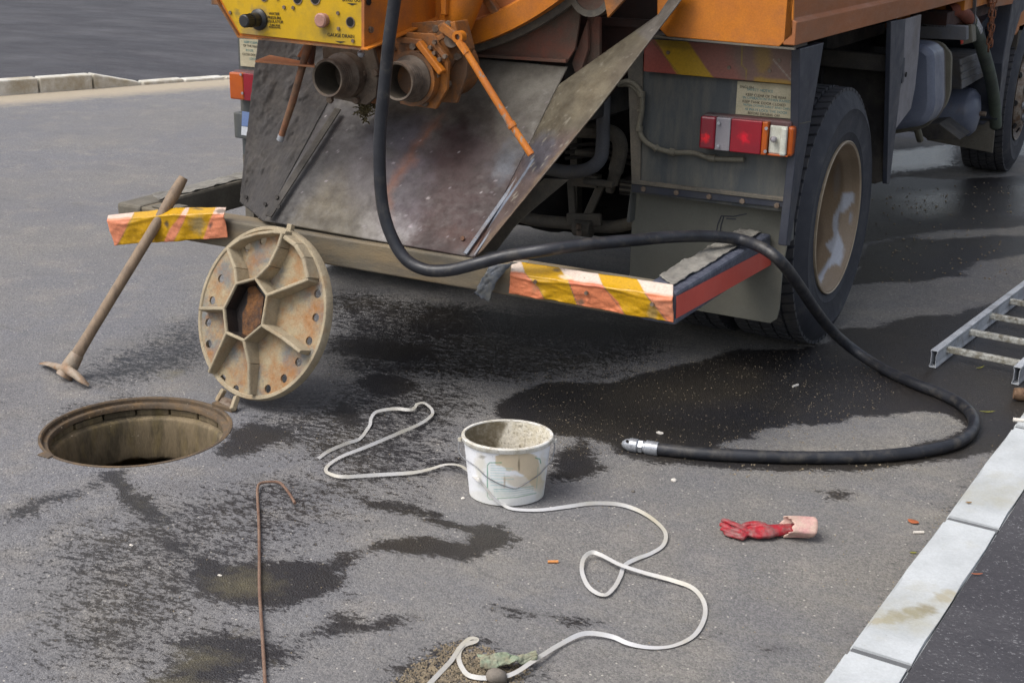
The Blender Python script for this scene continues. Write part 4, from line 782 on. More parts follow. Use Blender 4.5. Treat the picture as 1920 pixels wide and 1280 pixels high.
b = B(); b.box((1.214, -.06, zl0+.002), (1.236, -.005, zl1-.01)); b.build('lamp_lens', 'glassamber', LR, bevel=.009)
b = B(); b.lathe((1.172, -.056, .926), (0, -1, 0), [(.007, 0), (.007, .006), (.011, .012), (.0115, .018), (.007, .026), (0, .028)], 20); b.build('bulb', 'glassclear', LR, smooth=True)
bolts([Y(x, y, -.074) for x, y in ((1348, 231), (1347, 274), (1437, 241), (1435, 284))], (0, -1, 0), LR, .006, .004, 'steel', 'screw')
LL_ = lamp(-1.222, -.900, zl0, zl1, [(0, .24, 'glassamber', .004), (.24, .62, 'glassred', .004), (.62, .8, 'glassclear', .004), (.8, 1, 'glassred', .004)])
bolts([Y(452, 140, -.074), Y(455, 175, -.074)], (0, -1, 0), LL_, .006, .004, 'steel', 'screw')
# conduit
cp = spline([Y(1160, 158, .0), Y(1175, 153, -.01), Y(1192, 160, -.015), Y(1203, 178, -.02), Y(1204, 205, -.02), Y(1199, 240, -.02), Y(1207, 262, -.02), Y(1228, 277, -.02), Y(1262, 286, -.02), Y(1300, 287, -.02), Y(1335, 297, -.02), Y(1395, 299, -.02)], 8)
b = B(); b.tube(cp, .0095, 12); b.build('conduit', 'conduit', TR, smooth=True)
b = B(); b.tube(spline([Y(1160, 160, .01), Y(1180, 160, -.005), Y(1196, 172, -.012), Y(1202, 182, -.02)], 6), .008, 10); b.build('conduit', 'conduit', TR, smooth=True)
for (x, y), (x2, y2) in (((1203, 172), (1203, 182)), ((1201, 206), (1201, 209)), ((1199, 237), (1199, 246)), ((1228, 275), (1233, 281)), ((1255, 284), (1266, 287)), ((1328, 296), (1342, 297))):
    b = B(); b.cyl(Y(x, y, -.02), Y(x2, y2, -.02), .0135, 12); b.build('conduit_clip', 'conduit', TR, bevel=.001)
for pl_ in ([(1352, 406), (1346, 420), (1343, 436)], [(1357, 406), (1352, 422), (1350, 436)], [(1352, 405), (1375, 406), (1400, 401)], [(1362, 410), (1380, 411)]):
    b = B()
    for p_, q_ in zip(pl_[:-1], pl_[1:]): b.bar(Y(*p_, .0665), Y(*q_, .0665), .002, .0035, (0, 0, 1) if abs(p_[1]-q_[1]) < 8 else (1, 0, 0))
    b.build('marker_stroke', 'navy', TR)
# skirt plate on the side above the wheel
slabX('wing_edge_plate', [(1500, 92), (1545, 80), (1536, 135), (1481, 461), (1474, 461), (1497, 250)], 1.243, .03, 'navy', bevel=.003)
b = B(); b.bar(X(1500, 232, 1.2445), X(1520, 228, 1.2445), .002, .002); b.build('scratch', 'conduit', TR)
# ---- underbody
for sx in (-1, 1):
    b = B(); b.box((sx*.42-.04, -.1, .92), (sx*.42+.04, 6.0, 1.18)); b.build('chassis_rail', 'dark', TR, bevel=.005)
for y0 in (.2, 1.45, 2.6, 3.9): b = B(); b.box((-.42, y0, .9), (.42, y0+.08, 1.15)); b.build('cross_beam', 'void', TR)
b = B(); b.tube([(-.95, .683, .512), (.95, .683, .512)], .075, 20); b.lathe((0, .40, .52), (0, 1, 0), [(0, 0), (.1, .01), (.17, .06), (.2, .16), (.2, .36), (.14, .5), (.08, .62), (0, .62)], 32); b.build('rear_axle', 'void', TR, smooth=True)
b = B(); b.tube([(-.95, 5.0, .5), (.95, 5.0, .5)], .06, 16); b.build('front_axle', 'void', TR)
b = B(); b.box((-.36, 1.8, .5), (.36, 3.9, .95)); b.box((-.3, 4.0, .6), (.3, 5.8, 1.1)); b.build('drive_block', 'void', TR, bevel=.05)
b = B(); b.box((-.62, 1.20, .16), (.95, 1.24, 1.2)); b.box((-.62, .3, 1.0), (.62, 1.2, 1.04)); b.build('shade_backing', 'void', TR)  # added dark backing that closes bright gaps under the truck
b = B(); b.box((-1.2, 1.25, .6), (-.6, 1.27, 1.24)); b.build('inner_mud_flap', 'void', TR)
b = B(); b.tube(spline([Y(1133, 120, .1), Y(1131, 200, .1), Y(1130, 270, .1), Y(1124, 300, .1), Y(1100, 318, .1), Y(1060, 322, .1), Y(1010, 312, .1)], 10), .0265, 20); b.build('air_pipe', 'greypipe', TR, smooth=True)
b = B(); b.tube(spline([Y(940, 395, .3), Y(1000, 412, .3), Y(1060, 418, .3), Y(1110, 424, .3), Y(1160, 424, .3), Y(1210, 410, .3)], 6), .026, 18); b.build('anti_roll_bar', 'greymud', TR, smooth=True)
b = B(); b.bar(Y(1070, 330, .28), Y(1075, 408, .28), .03, .02, (0, 1, 0)); b.bar(Y(1128, 345, .28), Y(1100, 408, .28), .034, .02, (0, 1, 0)); b.bar(Y(1064, 411, .27), Y(1128, 412, .27), .05, .018, (0, 1, 0)); b.bar(Y(1072, 335, .28), Y(1124, 340, .28), .05, .05); b.build('spring_hanger', 'greymud', TR, bevel=.004)
b = B(); b.cyl(Y(1078, 426, .26), Y(1110, 430, .26), .034, 18); b.build('bar_clamp', 'greymud', TR, bevel=.003); bolts([Y(1085, 420, .22), Y(1086, 432, .22)], (0, 0, -1), TR, .011, .02)
b = B(); b.tube(spline([Y(1070, 244, .2), Y(1120, 246, .2), Y(1152, 252, .2), Y(1163, 275, .2), Y(1156, 315, .2), Y(1148, 345, .2)], 6), [.03]*26+[.024]*5, 10); b.build('shackle', 'greymud', TR)
b = B(); b.cyl(Y(1080, 286, .16), Y(1125, 290, .16), .012); b.cyl(Y(1096, 339, .16), Y(1150, 346, .16), .014); b.cyl(Y(1140, 350, .2), Y(1150, 352, .2), .024); b.build('shackle_pin', 'greymud', TR, bevel=.001)
for k in range(7): b = B(); b.bar((.52, .2, .66-k*.014+.001*k*k), (.52, 1.3, .66-k*.014+.001*k*k), .08, .011); b.build('leaf_spring', 'greymud' if k % 2 else 'dark', TR, bevel=.002)
b = B(); b.box((.46, .6, .50), (.60, .77, .70)); b.build('spring_seat', 'dark', TR, bevel=.005)
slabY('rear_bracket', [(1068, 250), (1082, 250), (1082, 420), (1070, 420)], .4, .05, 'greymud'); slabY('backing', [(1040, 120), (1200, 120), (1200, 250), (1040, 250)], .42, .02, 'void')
for k in range(3): b = B(); b.tube(spline([Y(1060, 275+k*11, .35), Y(1120, 270+k*11, .35), Y(1190, 285+k*12, .35)], 5), .008, 8); b.build('hydraulic_line', 'dark', TR, smooth=True)
# ---- wheels
def tread_mesh():
    b = B(); Rb, Rt_ = .499, .5125; N_ = 66
    rows = [(-.276, -.226), (-.216, -.172), (-.165, -.121), (-.114, -.070), (-.060, -.012)]
    for k in range(N_):
        for i, (x0, x1) in enumerate(rows):
            g0 = 2*math.pi*(k+(.0 if i % 2 else .5))/N_; dg = 2*math.pi/N_*.74; sk_ = .012*(1 if i % 2 else -1)
            rb = Rb-.004*(i in (0, 4)); rt = Rt_-.004*(i in (0, 4)); v = []
            for r in (rb, rt):
                for (x, gg) in ((x0, g0-sk_), (x1, g0+sk_), (x1, g0+dg+sk_), (x0, g0+dg-sk_)): v.append((x, r*math.cos(gg), r*math.sin(gg)))
            b.add(v, [(0, 1, 2, 3), (4, 7, 6, 5), (0, 4, 5, 1), (1, 5, 6, 2), (2, 6, 7, 3), (3, 7, 4, 0)])
    me = bpy.data.meshes.new('tread'); me.from_pydata([tuple(p) for p in b.v], [], b.f); me.materials.append(MT['tread']); return me
TM = tread_mesh()
def lmesh(name, prof, m, n=96, closed=False):
    b = B(); b.lathe((0, 0, 0), (1, 0, 0), prof, n, closed); me = bpy.data.meshes.new(name); me.from_pydata([tuple(p) for p in b.v], [], b.f); bm = bmesh.new(); bm.from_mesh(me); bmesh.ops.recalc_face_normals(bm, faces=bm.faces); bm.to_mesh(me); bm.free()
    me.polygons.foreach_set('use_smooth', [True]*len(me.polygons)); me.set_sharp_from_angle(angle=math.radians(40)); me.materials.append(MT[m]); return me
TYP = [(.290, -.022), (.296, -.004), (.305, .002), (.335, .008), (.338, .010), (.342, .009), (.39, .018), (.425, .019), (.428, .021), (.432, .019), (.462, .010), (.482, -.004), (.497, -.014), (.499, -.03), (.499, -.256), (.497, -.274), (.48, -.285), (.42, -.305), (.34, -.295), (.30, -.286), (.29, -.265)]
TYM = lmesh('tyre', TYP, 'tyre', 120, True)
def blen(p0, p1, n): return [(p0[0]+(p1[0]-p0[0])*k/n, p0[1]+(p1[1]-p0[1])*k/n) for k in range(n)]
RIMP = [(.286, .004), (.300, .010), (.304, .004), (.300, -.004), (.293, -.010)]
RIM_IN = [(.300, .010), (.292, .008), (.286, -.004)]+blen((.282, -.018), (.262, -.05), 5)+blen((.262, -.05), (.256, -.15), 14)+[(.250, -.165), (.20, -.175), (.12, -.178), (.11, -.15), (.11, -.10), (.0, -.10)]
RIMM = lmesh('rim', RIM_IN, 'rim', 120)
FRP = [(.300, .010), (.292, .008), (.286, -.004), (.280, -.022), (.262, -.05), (.250, -.055), (.235, -.03), (.215, .02), (.20, .035), (.13, .04), (.125, .055), (.105, .075), (.10, .12), (.075, .14), (0, .145)]
FRM = lmesh('rim', FRP, 'hub', 96)
def wheel(x, y, side, kind, rim_mesh):
    W = bpy.data.objects.new('wheel', TYM); COL.objects.link(W); W.parent = TR; W.location = Vector((x, y, .5115))-TR.location; W.rotation_euler = (random.uniform(0, 6), 0, 0) if side > 0 else (0, 0, math.pi)
    for nm, me in (('tread', TM), ('rim', rim_mesh)):
        o = bpy.data.objects.new(nm, me); COL.objects.link(o); o.parent = W
        if nm == 'tread': o['kind'] = 'stuff'
    return W
rimown = RIMM.copy()
wr = wheel(1.21, .683, 1, 'rear', rimown)
wr.rotation_euler = (0, 0, 0)
b = B(); b.lathe((0, 0, 0), (1, 0, 0), [(.2975, .0085), (.301, .0125), (.3045, .010), (.304, .002), (.299, .002)], 120, True); o = b.build('rim_lip', 'lip', None, smooth=True); o.parent = wr  # added pale ring: highlight of the rim edge put in as colour
wheel(.88, .683, 1, 'rear', RIMM); wheel(-1.21, .683, -1, 'rear', RIMM); wheel(-.88, .683, -1, 'rear', RIMM)
wf = wheel(1.21, 5.0, 1, 'front', FRM); wheel(-1.21, 5.0, -1, 'front', FRM)
for k in range(10):
    g = 2*math.pi*(k+.3)/10
    for W in (wf,):
        b = B(); c = Vector((.04, .165*math.cos(g), .165*math.sin(g))); b.tube([c, c+Vector((.012, 0, 0))], .024, 12); b.tube([c+Vector((.012, 0, 0)), c+Vector((.04, 0, 0))], .016, 6); b.tube([c+Vector((.04, 0, 0)), c+Vector((.06, 0, 0))], .010, 8); o = b.build('wheel_nut', 'steel', None); o.parent = W
for k in range(8):
    g = 2*math.pi*k/8; b = B(); c = Vector((-.0, .238*math.cos(g), .238*math.sin(g))); b.lathe(c, Vector((1, .55*math.cos(g), .55*math.sin(g))), [(0, .012), (.018, .012), (.02, 0)], 14); o = b.build('hand_hole', 'hole', None); o.parent = wf
# outer rear rim: grey patches, dark crescent painted as shade of the dish
rimobj = [c for c in wr.children if c.name.startswith('rim')][0]; rimobj.data.materials[0] = MT['rimpaint']
P = pts_of(rimobj)+np.array([1.21, .683, .5115]); pp = proj_np(P)
def paintP(o, pp, base, layers, seed):
    global proj_np; keep = proj_np; proj_np = lambda q: pp
    paint(o, base, layers, seed); proj_np = keep
paintP(rimobj, pp, S(138, 120, 98), [('blob', 1590, 320, 30, 60, 80, S(108, 94, 78), .3, .6), ('poly', [(1578, 362), (1601, 360), (1600, 378), (1585, 395), (1574, 402), (1571, 430), (1577, 452), (1582, 462), (1578, 500), (1562, 495), (1550, 505), (1540, 528), (1533, 520), (1545, 500), (1560, 478), (1548, 458), (1563, 440), (1562, 410), (1573, 390)], S(176, 180, 188), 2.5, 4, .95), ('poly', [(1592, 398), (1599, 396), (1598, 416), (1592, 415)], S(150, 154, 164), 2, 2, .8), ('blob', 1570, 330, 5, 34, 5, S(134, 132, 130), .5, .5), ('blob', 1530, 540, 10, 12, 0, S(140, 138, 132), .5, .7), ('poly', [(1515, 400), (1545, 330), (1540, 450), (1530, 520), (1520, 480)], S(104, 88, 72), 8, 6, .7)], 3)
# ---- mudguards and side equipment
slabY('inner_mud_flap', [(1480, 110), (1664, 112), (1660, 338), (1640, 345), (1600, 340)], 1.30, .02, 'dark')
slabX('mudguard_edge', [(1671, 41), (1698, 36), (1694, 120), (1668, 345), (1663, 345), (1667, 200)], 1.25, .02, 'navy')
slabX('side_skirt', [(1698, 36), (1728, 27), (1722, 110), (1716, 165), (1708, 205), (1680, 242), (1683, 160)], 1.235, .012, 'greyskirt', bevel=.004)
b = B(); b.lathe(X(1698, 140, 1.24), (1, 0, 0), [(.0, .004), (.011, .004), (.011, .0)], 16); b.build('skirt_hole', 'hole', TR); b = B(); b.bar(X(1694, 110, 1.236), X(1692, 155, 1.238), .03, .006, (1, 0, 0)); b.build('skirt_tear', 'navy', TR, bevel=.002)
slabY('cross_tube', [(1538, 92), (1664, 104), (1662, 136), (1536, 124)], 1.18, .05, 'dark', bevel=.006)
slabY('mudguard_top', [(1480, 84), (1680, 40), (1680, 20), (1480, 60)], 1.33, .02, 'void')
def rslab(name, px, y, th, m, bev):
    pts = [Y(a, c, y) for a, c in px]
    if len(px) > 5:      # round the outline
        n = len(pts); q = []
        for i in range(n):
            a, b_, c, d = pts[i-1], pts[i], pts[(i+1) % n], pts[(i+2) % n]
            if (b_-c).length > .13: q += [b_, b_.lerp(c, .5)]; continue
            for k in range(4):
                u = k/4; q.append(.5*((2*b_)+(c-a)*u+(2*a-5*b_+4*c-d)*u*u+(3*b_-a-3*c+d)*u**3))
        pts = q
    b = B(); b.prism(pts, (0, th, 0)); return b.build(name, m, TR, bevel=bev, smooth=True)
rslab('fuel_tank', [(1660, 78), (1722, 84), (1742, 94), (1750, 112), (1751, 190), (1742, 222), (1722, 238), (1660, 248)], 1.95, .26, MT['tank'], .03)
rslab('tank_strap', [(1660, 74), (1726, 80), (1748, 92), (1757, 112), (1757, 192), (1748, 226), (1722, 244), (1660, 254)], 2.21, .03, MT['conduit'], .004)
rslab('tank_side', [(1660, 76), (1725, 82), (1746, 93), (1754, 112), (1755, 192), (1746, 224), (1722, 241), (1660, 250)], 2.24, .24, MT['tanktan'], .02)
rslab('tank_strap', [(1700, 70), (1758, 78), (1776, 92), (1784, 110), (1782, 170), (1768, 205), (1740, 222), (1700, 230)], 2.5, .03, MT['conduit'], .004)
rslab('top_beam', [(1700, 42), (1812, 50), (1812, 76), (1700, 72)], 2.5, .06, MT['greypipe'], .004)
slabY('gear_shadow', [(1680, 60), (1850, 60), (1850, 190), (1690, 215)], 4.85, .02, 'void')  # added black sheet standing in for the shade behind the side gear
for (px, py, xe, r) in ((1826, 212, 1.12, .145), (1853, 196, 1.10, .135)):
    c = X(px, py, xe); b = B(); b.lathe(c, (-1, 0, 0), [(0, -.035), (.05, -.032), (r*.75, -.018), (r*.95, .01), (r, .04), (r, .75), (0, .78)], 40); b.build('air_cylinder', 'tank', TR, smooth=True)
    b = B(); b.cyl(c+Vector((.03, 0, 0)), c+Vector((.07, 0, 0)), .014, 10); b.build('drain_valve', 'bolt', TR)
slabX('battery_box', [(1800, 112), (1852, 92), (1856, 138), (1804, 168)], 1.12, .3, 'greypipe', bevel=.006)
for k in range(3): b = B(); b.bar(X(1802, 124+k*14, 1.125), X(1853, 105+k*13, 1.125), .01, .008); b.build('box_rib', 'greypipe', TR, bevel=.003)
slabX('intake_box', [(1835, 50), (1912, -30), (1912, 120), (1850, 140)], 1.10, .25, 'navy')
for k in range(8): b = B(); b.bar(X(1842+k*8.5, 56-k*4, 1.112), X(1856+k*6, 128-k*1.5, 1.112), .022, .02, (1, 0, 0)); b.build('intake_fin', 'navy', TR, bevel=.006)
slabX('cab_fender', [(1900, 0), (1960, -60), (1960, -20), (1915, 25), (1895, 90), (1885, 160), (1876, 230), (1870, 225), (1880, 120)], 1.22, .25, 'navy', bevel=.006)
b = B(); b.tube(spline([X(1818, 40, 1.2), X(1832, 66, 1.2), X(1846, 105, 1.2), X(1858, 150, 1.2), X(1865, 195, 1.2), X(1867, 236, 1.2)], 8), .036, 20, caps=False); o = b.build('drain_hose', 'greenhose', TR, smooth=True); s = o.modifiers.new('t', 'SOLIDIFY'); s.thickness = .006
b = B(); b.tube(spline([X(1780, 22, 1.15), X(1795, 18, 1.18), X(1812, 30, 1.2), X(1820, 44, 1.2)], 6), .033, 18); b.build('rusty_elbow', mat('elbow_rust', S(130, 66, 44), S(104, 56, 40), rough=.75, bump=.3), TR, smooth=True)
b = B(); b.cyl(X(1820, 40, 1.2), X(1829, 57, 1.2), .039, 20); b.build('hose_clamp', 'steel', TR)
b = B(); b.box((1.05, 2.7, 1.19), (1.22, 4.1, 1.3)); b.build('body_rail', 'orange', TR, bevel=.004); b = B(); b.box((1.0, 2.5, 1.12), (1.18, 3.9, 1.19)); b.build('body_rail', 'maroon', TR)
rslab('connector_box', [(1797, 48), (1822, 46), (1824, 80), (1800, 86)], 2.9, .1, MT['conduit'], .006); slabY('red_reflector', [(1800, 56), (1807, 56), (1806, 82), (1801, 84)], 2.895, .004, 'redstrip'); b = B(); b.bar(X(1829, -20, 1.23), X(1826, 45, 1.23), .014, .014); b.build('stay_rod', 'greypipe', TR)
for yy in (58, 73): c = X(1821, yy, 1.21); b = B(); b.cyl(c, c+Vector((.012, 0, 0)), .012, 12); b.build('socket', 'black', TR)
slabY('front_mud_flap', [(1730, 225), (1868, 222), (1866, 232), (1861, 287), (1738, 263)], 4.42, .015, 'bumpdark')
slabY('fender_lip', [(1700, 236), (1760, 232), (1800, 262), (1740, 262)], 3.2, .3, 'dark')
b = B(); b.cyl(X(1716, 228, 1.0), X(1725, 262, 1.0), .02, 10); b.build('drain_stub', 'conduit', TR)
# chain: each link a piece
lb = B(); lp = []
for k in range(12):
    g = 2*math.pi*k/12; lp.append((.011*math.cos(g), 0, .011*math.sin(g)+(.012 if math.sin(g) > 0 else -.012)))
lb.tube(lp+[lp[0]], .0045, 6, caps=False); chm = mat('chain_rust', S(140, 84, 52), S(96, 66, 50), rough=.75, scale=30, bump=.3)
lme = bpy.data.meshes.new('chain_link'); lme.from_pydata([tuple(p) for p in lb.v], [], lb.f); lme.materials.append(chm); lme.polygons.foreach_set('use_smooth', [True]*len(lme.polygons))
for (x0, y0, x1, y1) in ((1860, -8, 1853, 96), (1866, -8, 1857, 88)):
    p, q = X(x0, y0, 1.255), X(x1, y1, 1.255); L_ = (q-p).length; n = int(L_/.036)
    for k in range(n):
        o = bpy.data.objects.new('chain_link', lme); COL.objects.link(o); o.parent = TR; o.location = p.lerp(q, (k+.5)/n)-TR.location; o.rotation_euler = (random.uniform(-.2, .2), random.uniform(-.1, .1), (k % 2)*1.57+random.uniform(-.4, .4))
slabX('orange_lug', [(1850, -20), (1912, -30), (1898, 8), (1862, 14)], 1.24, .03, 'orange_dust')
#======================================================================= MANHOLE, COVER, TOOLS
MHR = thing('manhole', 'open round manhole with rusty frame and deep brown shaft in the road', 'manhole', (MH[0], MH[1], 0))
R0 = MR
b = B(); b.lathe((0, 0, 0), (0, 0, 1), [(R0+.001, -.004), (R0, .002), (R0-.008, .003), (R0-.012, -.002), (R0-.012, -.014), (R0-.028, -.016), (R0-.031, -.020), (R0-.032, -.032), (R0+.0, -.034), (R0+.002, -.02)], 128, True)
o = b.build('frame', 'frame', None, smooth=True); o.parent = MHR
b = B(); n = 16
for k in range(n):
    g0 = 2*math.pi*k/n+.012; g1 = 2*math.pi*(k+1)/n-.012+random.uniform(-.01, .01); r0, r1 = R0-.020+random.uniform(-.004, .004), R0+.05
    bb = B(); V_ = []
    for z in (-.062, -.040):
        for i in range(5):
            g = g0+(g1-g0)*i/4; V_.append((r0*math.cos(g), r0*math.sin(g), z))
        for i in range(5):
            g = g1+(g0-g1)*i/4; V_.append((r1*math.cos(g), r1*math.sin(g), z))
    bb.add(V_, [tuple(range(10))[::-1], tuple(range(10, 20))]+[(i, (i+1) % 10, (i+1) % 10+10, i+10) for i in range(10)]); o = bb.build('brick', 'shaft', None, bevel=.004); o.parent = MHR
def shd(r, z, g): return r
b = B(); rows = []
nn_ = 140; prof = [(R0+.02, -.034), (R0+.0, -.04), (R0-.0, -.062), (R0-.030, -.064), (R0-.038, -.068), (R0-.040, -.075), (R0-.042, -.10), (R0-.043, -.15), (R0-.043, -.19), (R0-.041, -.215), (R0-.039, -.225), (R0+.35, -.26), (R0+.6, -1.3), (0, -1.3)]
for (r, z) in prof:
    for k in range(nn_):
        g = 2*math.pi*k/nn_; rr = r+(random.uniform(-.001, .001) if z > -.3 else 0); zz = z+((.008*math.sin(g*3+.6)+.003*math.sin(g*13+1)+random.uniform(-.003, .003)) if -.23 < z < -.2 else 0); rows.append((rr*math.cos(g), rr*math.sin(g), zz))
b.add(rows, [(i*nn_+k, i*nn_+(k+1) % nn_, (i+1)*nn_+(k+1) % nn_, (i+1)*nn_+k) for i in range(len(prof)-1) for k in range(nn_)])
o = b.build('shaft', 'shaft', None, smooth='all'); o.parent = MHR
p = Z(88, 855)-MHR.location; b = B(); b.bar(p+Vector((-.03, -.0, .002)), p+Vector((.02, .0, .002)), .024, .006); o = b.build('lifting_slot', 'frame', None, bevel=.002); o.parent = MHR
# cover, hinged open: local plane through CC with normal CN (ribbed underside)
CC = Vector((-.2941, -1.0385, .3222)); CN = Vector((-.1076, -.935, .3378)).normalized(); CR = .302
ca = Vector((0, 0, 1)).cross(CN).normalized(); cbv = CN.cross(ca); CM = frameM(CC, ca, cbv)   # x right(ish), y up, z toward the camera
CV = thing('manhole_cover', 'round ribbed iron manhole cover standing open on its hinge, leaned back', 'manhole cover', tuple(CC-cbv*CR))
hol = []
def loc2(zx, zy, h=0.):
    p = PL(340+zx/3.2, 400+zy/3.2, CC+CN*h, CN)-CC; return (p.dot(ca), p.dot(cbv))
hp = [loc2(x, y) for x, y in ((395, 200), (490, 160), (755, 245), (803, 352), (817, 482), (806, 625), (766, 765), (702, 892), (615, 990), (518, 1052), (327, 1054), (248, 992), (165, 783), (161, 655), (186, 522), (238, 392))]
plate([circ(0, 0, CR-.004, 120)]+[circ(x, y, 0.0148 if i not in (0, 1) else .017, 18) for i, (x, y) in enumerate(hp)], .008, 'disc', 'ironface', CV, CM)
b = B(); b.lathe(CC-CN*.02, CN, [(CR-.018, .018), (CR-.013, .025), (CR-.003, .025), (CR+.001, .017), (CR+.001, -.006), (CR-.012, -.008), (CR-.012, .016)], 120, True); b.build('rim', 'iron', CV, smooth=True)
H = .062
hv = [loc2(x, y, H) for x, y in ((325, 420), (440, 390), (510, 490), (480, 670), (370, 762), (265, 715), (250, 570))]
def wp(q, h): return CC+ca*q[0]+cbv*q[1]+CN*h
def rib(pts, hs, wd, name, m='iron'):
    """upright wall following pts; hs = height at each point"""
    for (p, q, h0, h1) in zip(pts[:-1], pts[1:], hs[:-1], hs[1:]):
        d = Vector((q[0]-p[0], q[1]-p[1])).normalized(); nrm = Vector((-d.y, d.x))*wd/2; b = B(); V_ = []
        for (e, h) in ((p, h0), (q, h1)):
            for sg in (-1, 1):
                for (hh, k) in ((0, 1.5), (h-.004, 1.), (h, .6)): V_.append(wp((e[0]+nrm.x*sg*k, e[1]+nrm.y*sg*k), hh))
        b.add(V_, [(0, 1, 7, 6), (1, 2, 8, 7), (2, 5, 11, 8), (5, 4, 10, 11), (4, 3, 9, 10), (0, 3, 4, 5, 2, 1), (6, 7, 8, 11, 10, 9)]); b.build(name, m, CV, bevel=.0015)
rib(hv+[hv[0]], [H]*8, .011, 'rib')
outp = [((270, 205), .055, [(325, 420), (318, 330), (270, 205)]), ((600, 118), .045, [(440, 390), (520, 310), (575, 200), (600, 118)]), ((800, 395), .05, [(510, 490), (640, 440), (760, 393)]), ((712, 835), .05, [(480, 670), (600, 745), (710, 830)]), ((402, 1085), .03, [(370, 762), (400, 900), (402, 1085)]), ((158, 955), .03, [(265, 715), (158, 955)]), ((103, 570), .045, [(250, 570), (103, 570)])]
for (_, hend, path) in outp:
    n = len(path)
    hs_ = [H+(hend-H)*k/(n-1) for k in range(n)]; pts_ = [loc2(x, y, h) for (x, y), h in zip(path, hs_)]
    # keep ribs on the disc
    pts_ = [(x, y) if math.hypot(x, y) < CR-.008 else (x*(CR-.008)/math.hypot(x, y), y*(CR-.008)/math.hypot(x, y)) for x, y in pts_]
    rib(pts_, hs_, .013, 'rib')
rib([loc2(x, y, .055) for x, y in ((270, 205), (340, 150), (430, 118), (520, 105), (600, 112))], [.05, .045, .04, .036, .036], .012, 'rib')
rib([loc2(x, y, .045) for x, y in ((612, 140), (680, 190), (730, 270), (760, 390))], [.045, .045, .047, .052], .016, 'rib')
hc = (sum(p[0] for p in hv)/7, sum(p[1] for p in hv)/7)
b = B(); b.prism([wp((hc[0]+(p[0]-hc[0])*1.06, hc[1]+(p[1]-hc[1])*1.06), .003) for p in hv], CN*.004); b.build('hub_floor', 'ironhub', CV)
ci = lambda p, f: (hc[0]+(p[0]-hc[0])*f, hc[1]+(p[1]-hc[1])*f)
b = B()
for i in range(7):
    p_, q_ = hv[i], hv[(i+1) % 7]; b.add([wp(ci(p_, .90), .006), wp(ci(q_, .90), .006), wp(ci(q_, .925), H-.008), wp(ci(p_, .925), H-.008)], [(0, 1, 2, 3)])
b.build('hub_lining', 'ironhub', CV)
rp = [loc2(x, y, .006) for x, y in ((405, 450), (440, 425), (500, 500), (480, 660), (400, 735), (370, 735), (372, 600), (400, 540))]; b = B(); b.prism([wp(p, .008) for p in rp], CN*.002); b.build('rust_patch', 'ironrust', CV)
tp = wp((.045, CR+.004), -.01); b = B(); b.bar(tp-cbv*.02, tp+cbv*.014, .022, .02, CN); b.build('lug', 'iron', CV, bevel=.003)
h0 = Z(425, 752, .02)
for h1_, h2_ in (((-.085, -CR+.012), (408, 752)), ((-.018, -CR), (436, 768))): b = B(); b.bar(wp(h1_, .012), Z(*h2_, .012), .016, .02, CN); b.build('hinge_arm', 'iron', CV, bevel=.003)
b = B(); b.bar(Z(402, 757, .006), Z(440, 768, .006), .03, .02); b.build('hinge_pin', 'frame', CV, bevel=.004)
b = B(); b.prism([Z(410, 752, .022), Z(418, 742, .03), Z(436, 748, .03), Z(432, 762, .02)], (0, 0, -.008)); b.build('hinge_block', 'bolt', CV, bevel=.003)
# pickaxe / mattock
PA = Z(125, 697, .03); PB = Y(344, 331, -.80)
PK = thing('pickaxe', 'old pickaxe leaning head down against the striped bumper plate', 'pickaxe', tuple(Vector((PA.x, PA.y, 0))))
dr = (PB-PA).normalized(); n = 30; pts = [PA.lerp(PB, k/n) for k in range(n+1)]
pts = [p+Vector((.006*math.sin(k/n*3.1), 0, .004*math.sin(k/n*5))) for k, p in enumerate(pts)]
rs_ = [.0245-.004*min(1, k/6)-.0015*(k/n)+(.003*math.exp(-((k-27)/2.)**2)) for k in range(n+1)]; rs_[-1] = .017
b = B(); b.tube(pts, rs_, 20); b.build('handle', 'wood', PK, smooth=True)
hb = B(); T1, T2 = Z(82, 680, .012), Z(167, 722, .010); ctr = Z(128, 694, .045)
path = spline([T1, Z(98, 684, .03), Z(115, 690, .043), ctr, Z(142, 703, .040), Z(155, 714, .026), T2], 6); m_ = len(path)
V_ = []; F_ = []; up = Vector((0, 0, 1))
for i, p in enumerate(path):
    t = (path[min(i+1, m_-1)]-path[max(i-1, 0)]).normalized(); s_ = t.cross(up).normalized(); u_ = s_.cross(t); f = abs(i/(m_-1)-.5)*2; wd = .016*(1-f)+.014*f+(.006*max(0, 1-i/6)); ht = .015*(1-f**1.3)+.003
    for k in range(12): g = 2*math.pi*k/12; V_.append(p+s_*math.cos(g)*wd+u_*math.sin(g)*ht)
F_ = [(i*12+k, i*12+(k+1) % 12, (i+1)*12+(k+1) % 12, (i+1)*12+k) for i in range(m_-1) for k in range(12)]+[tuple(range(12)), tuple((m_-1)*12+k for k in range(12))]
hb.add(V_, F_); hb.build('head', 'pick', PK, smooth=True)
b = B(); b.tube([PA-dr*.02, PA+dr*.03, PA+dr*.055, PA+dr*.075], [.031, .030, .0275, .0255], 20); b.build('socket', 'pick', PK, smooth=True)
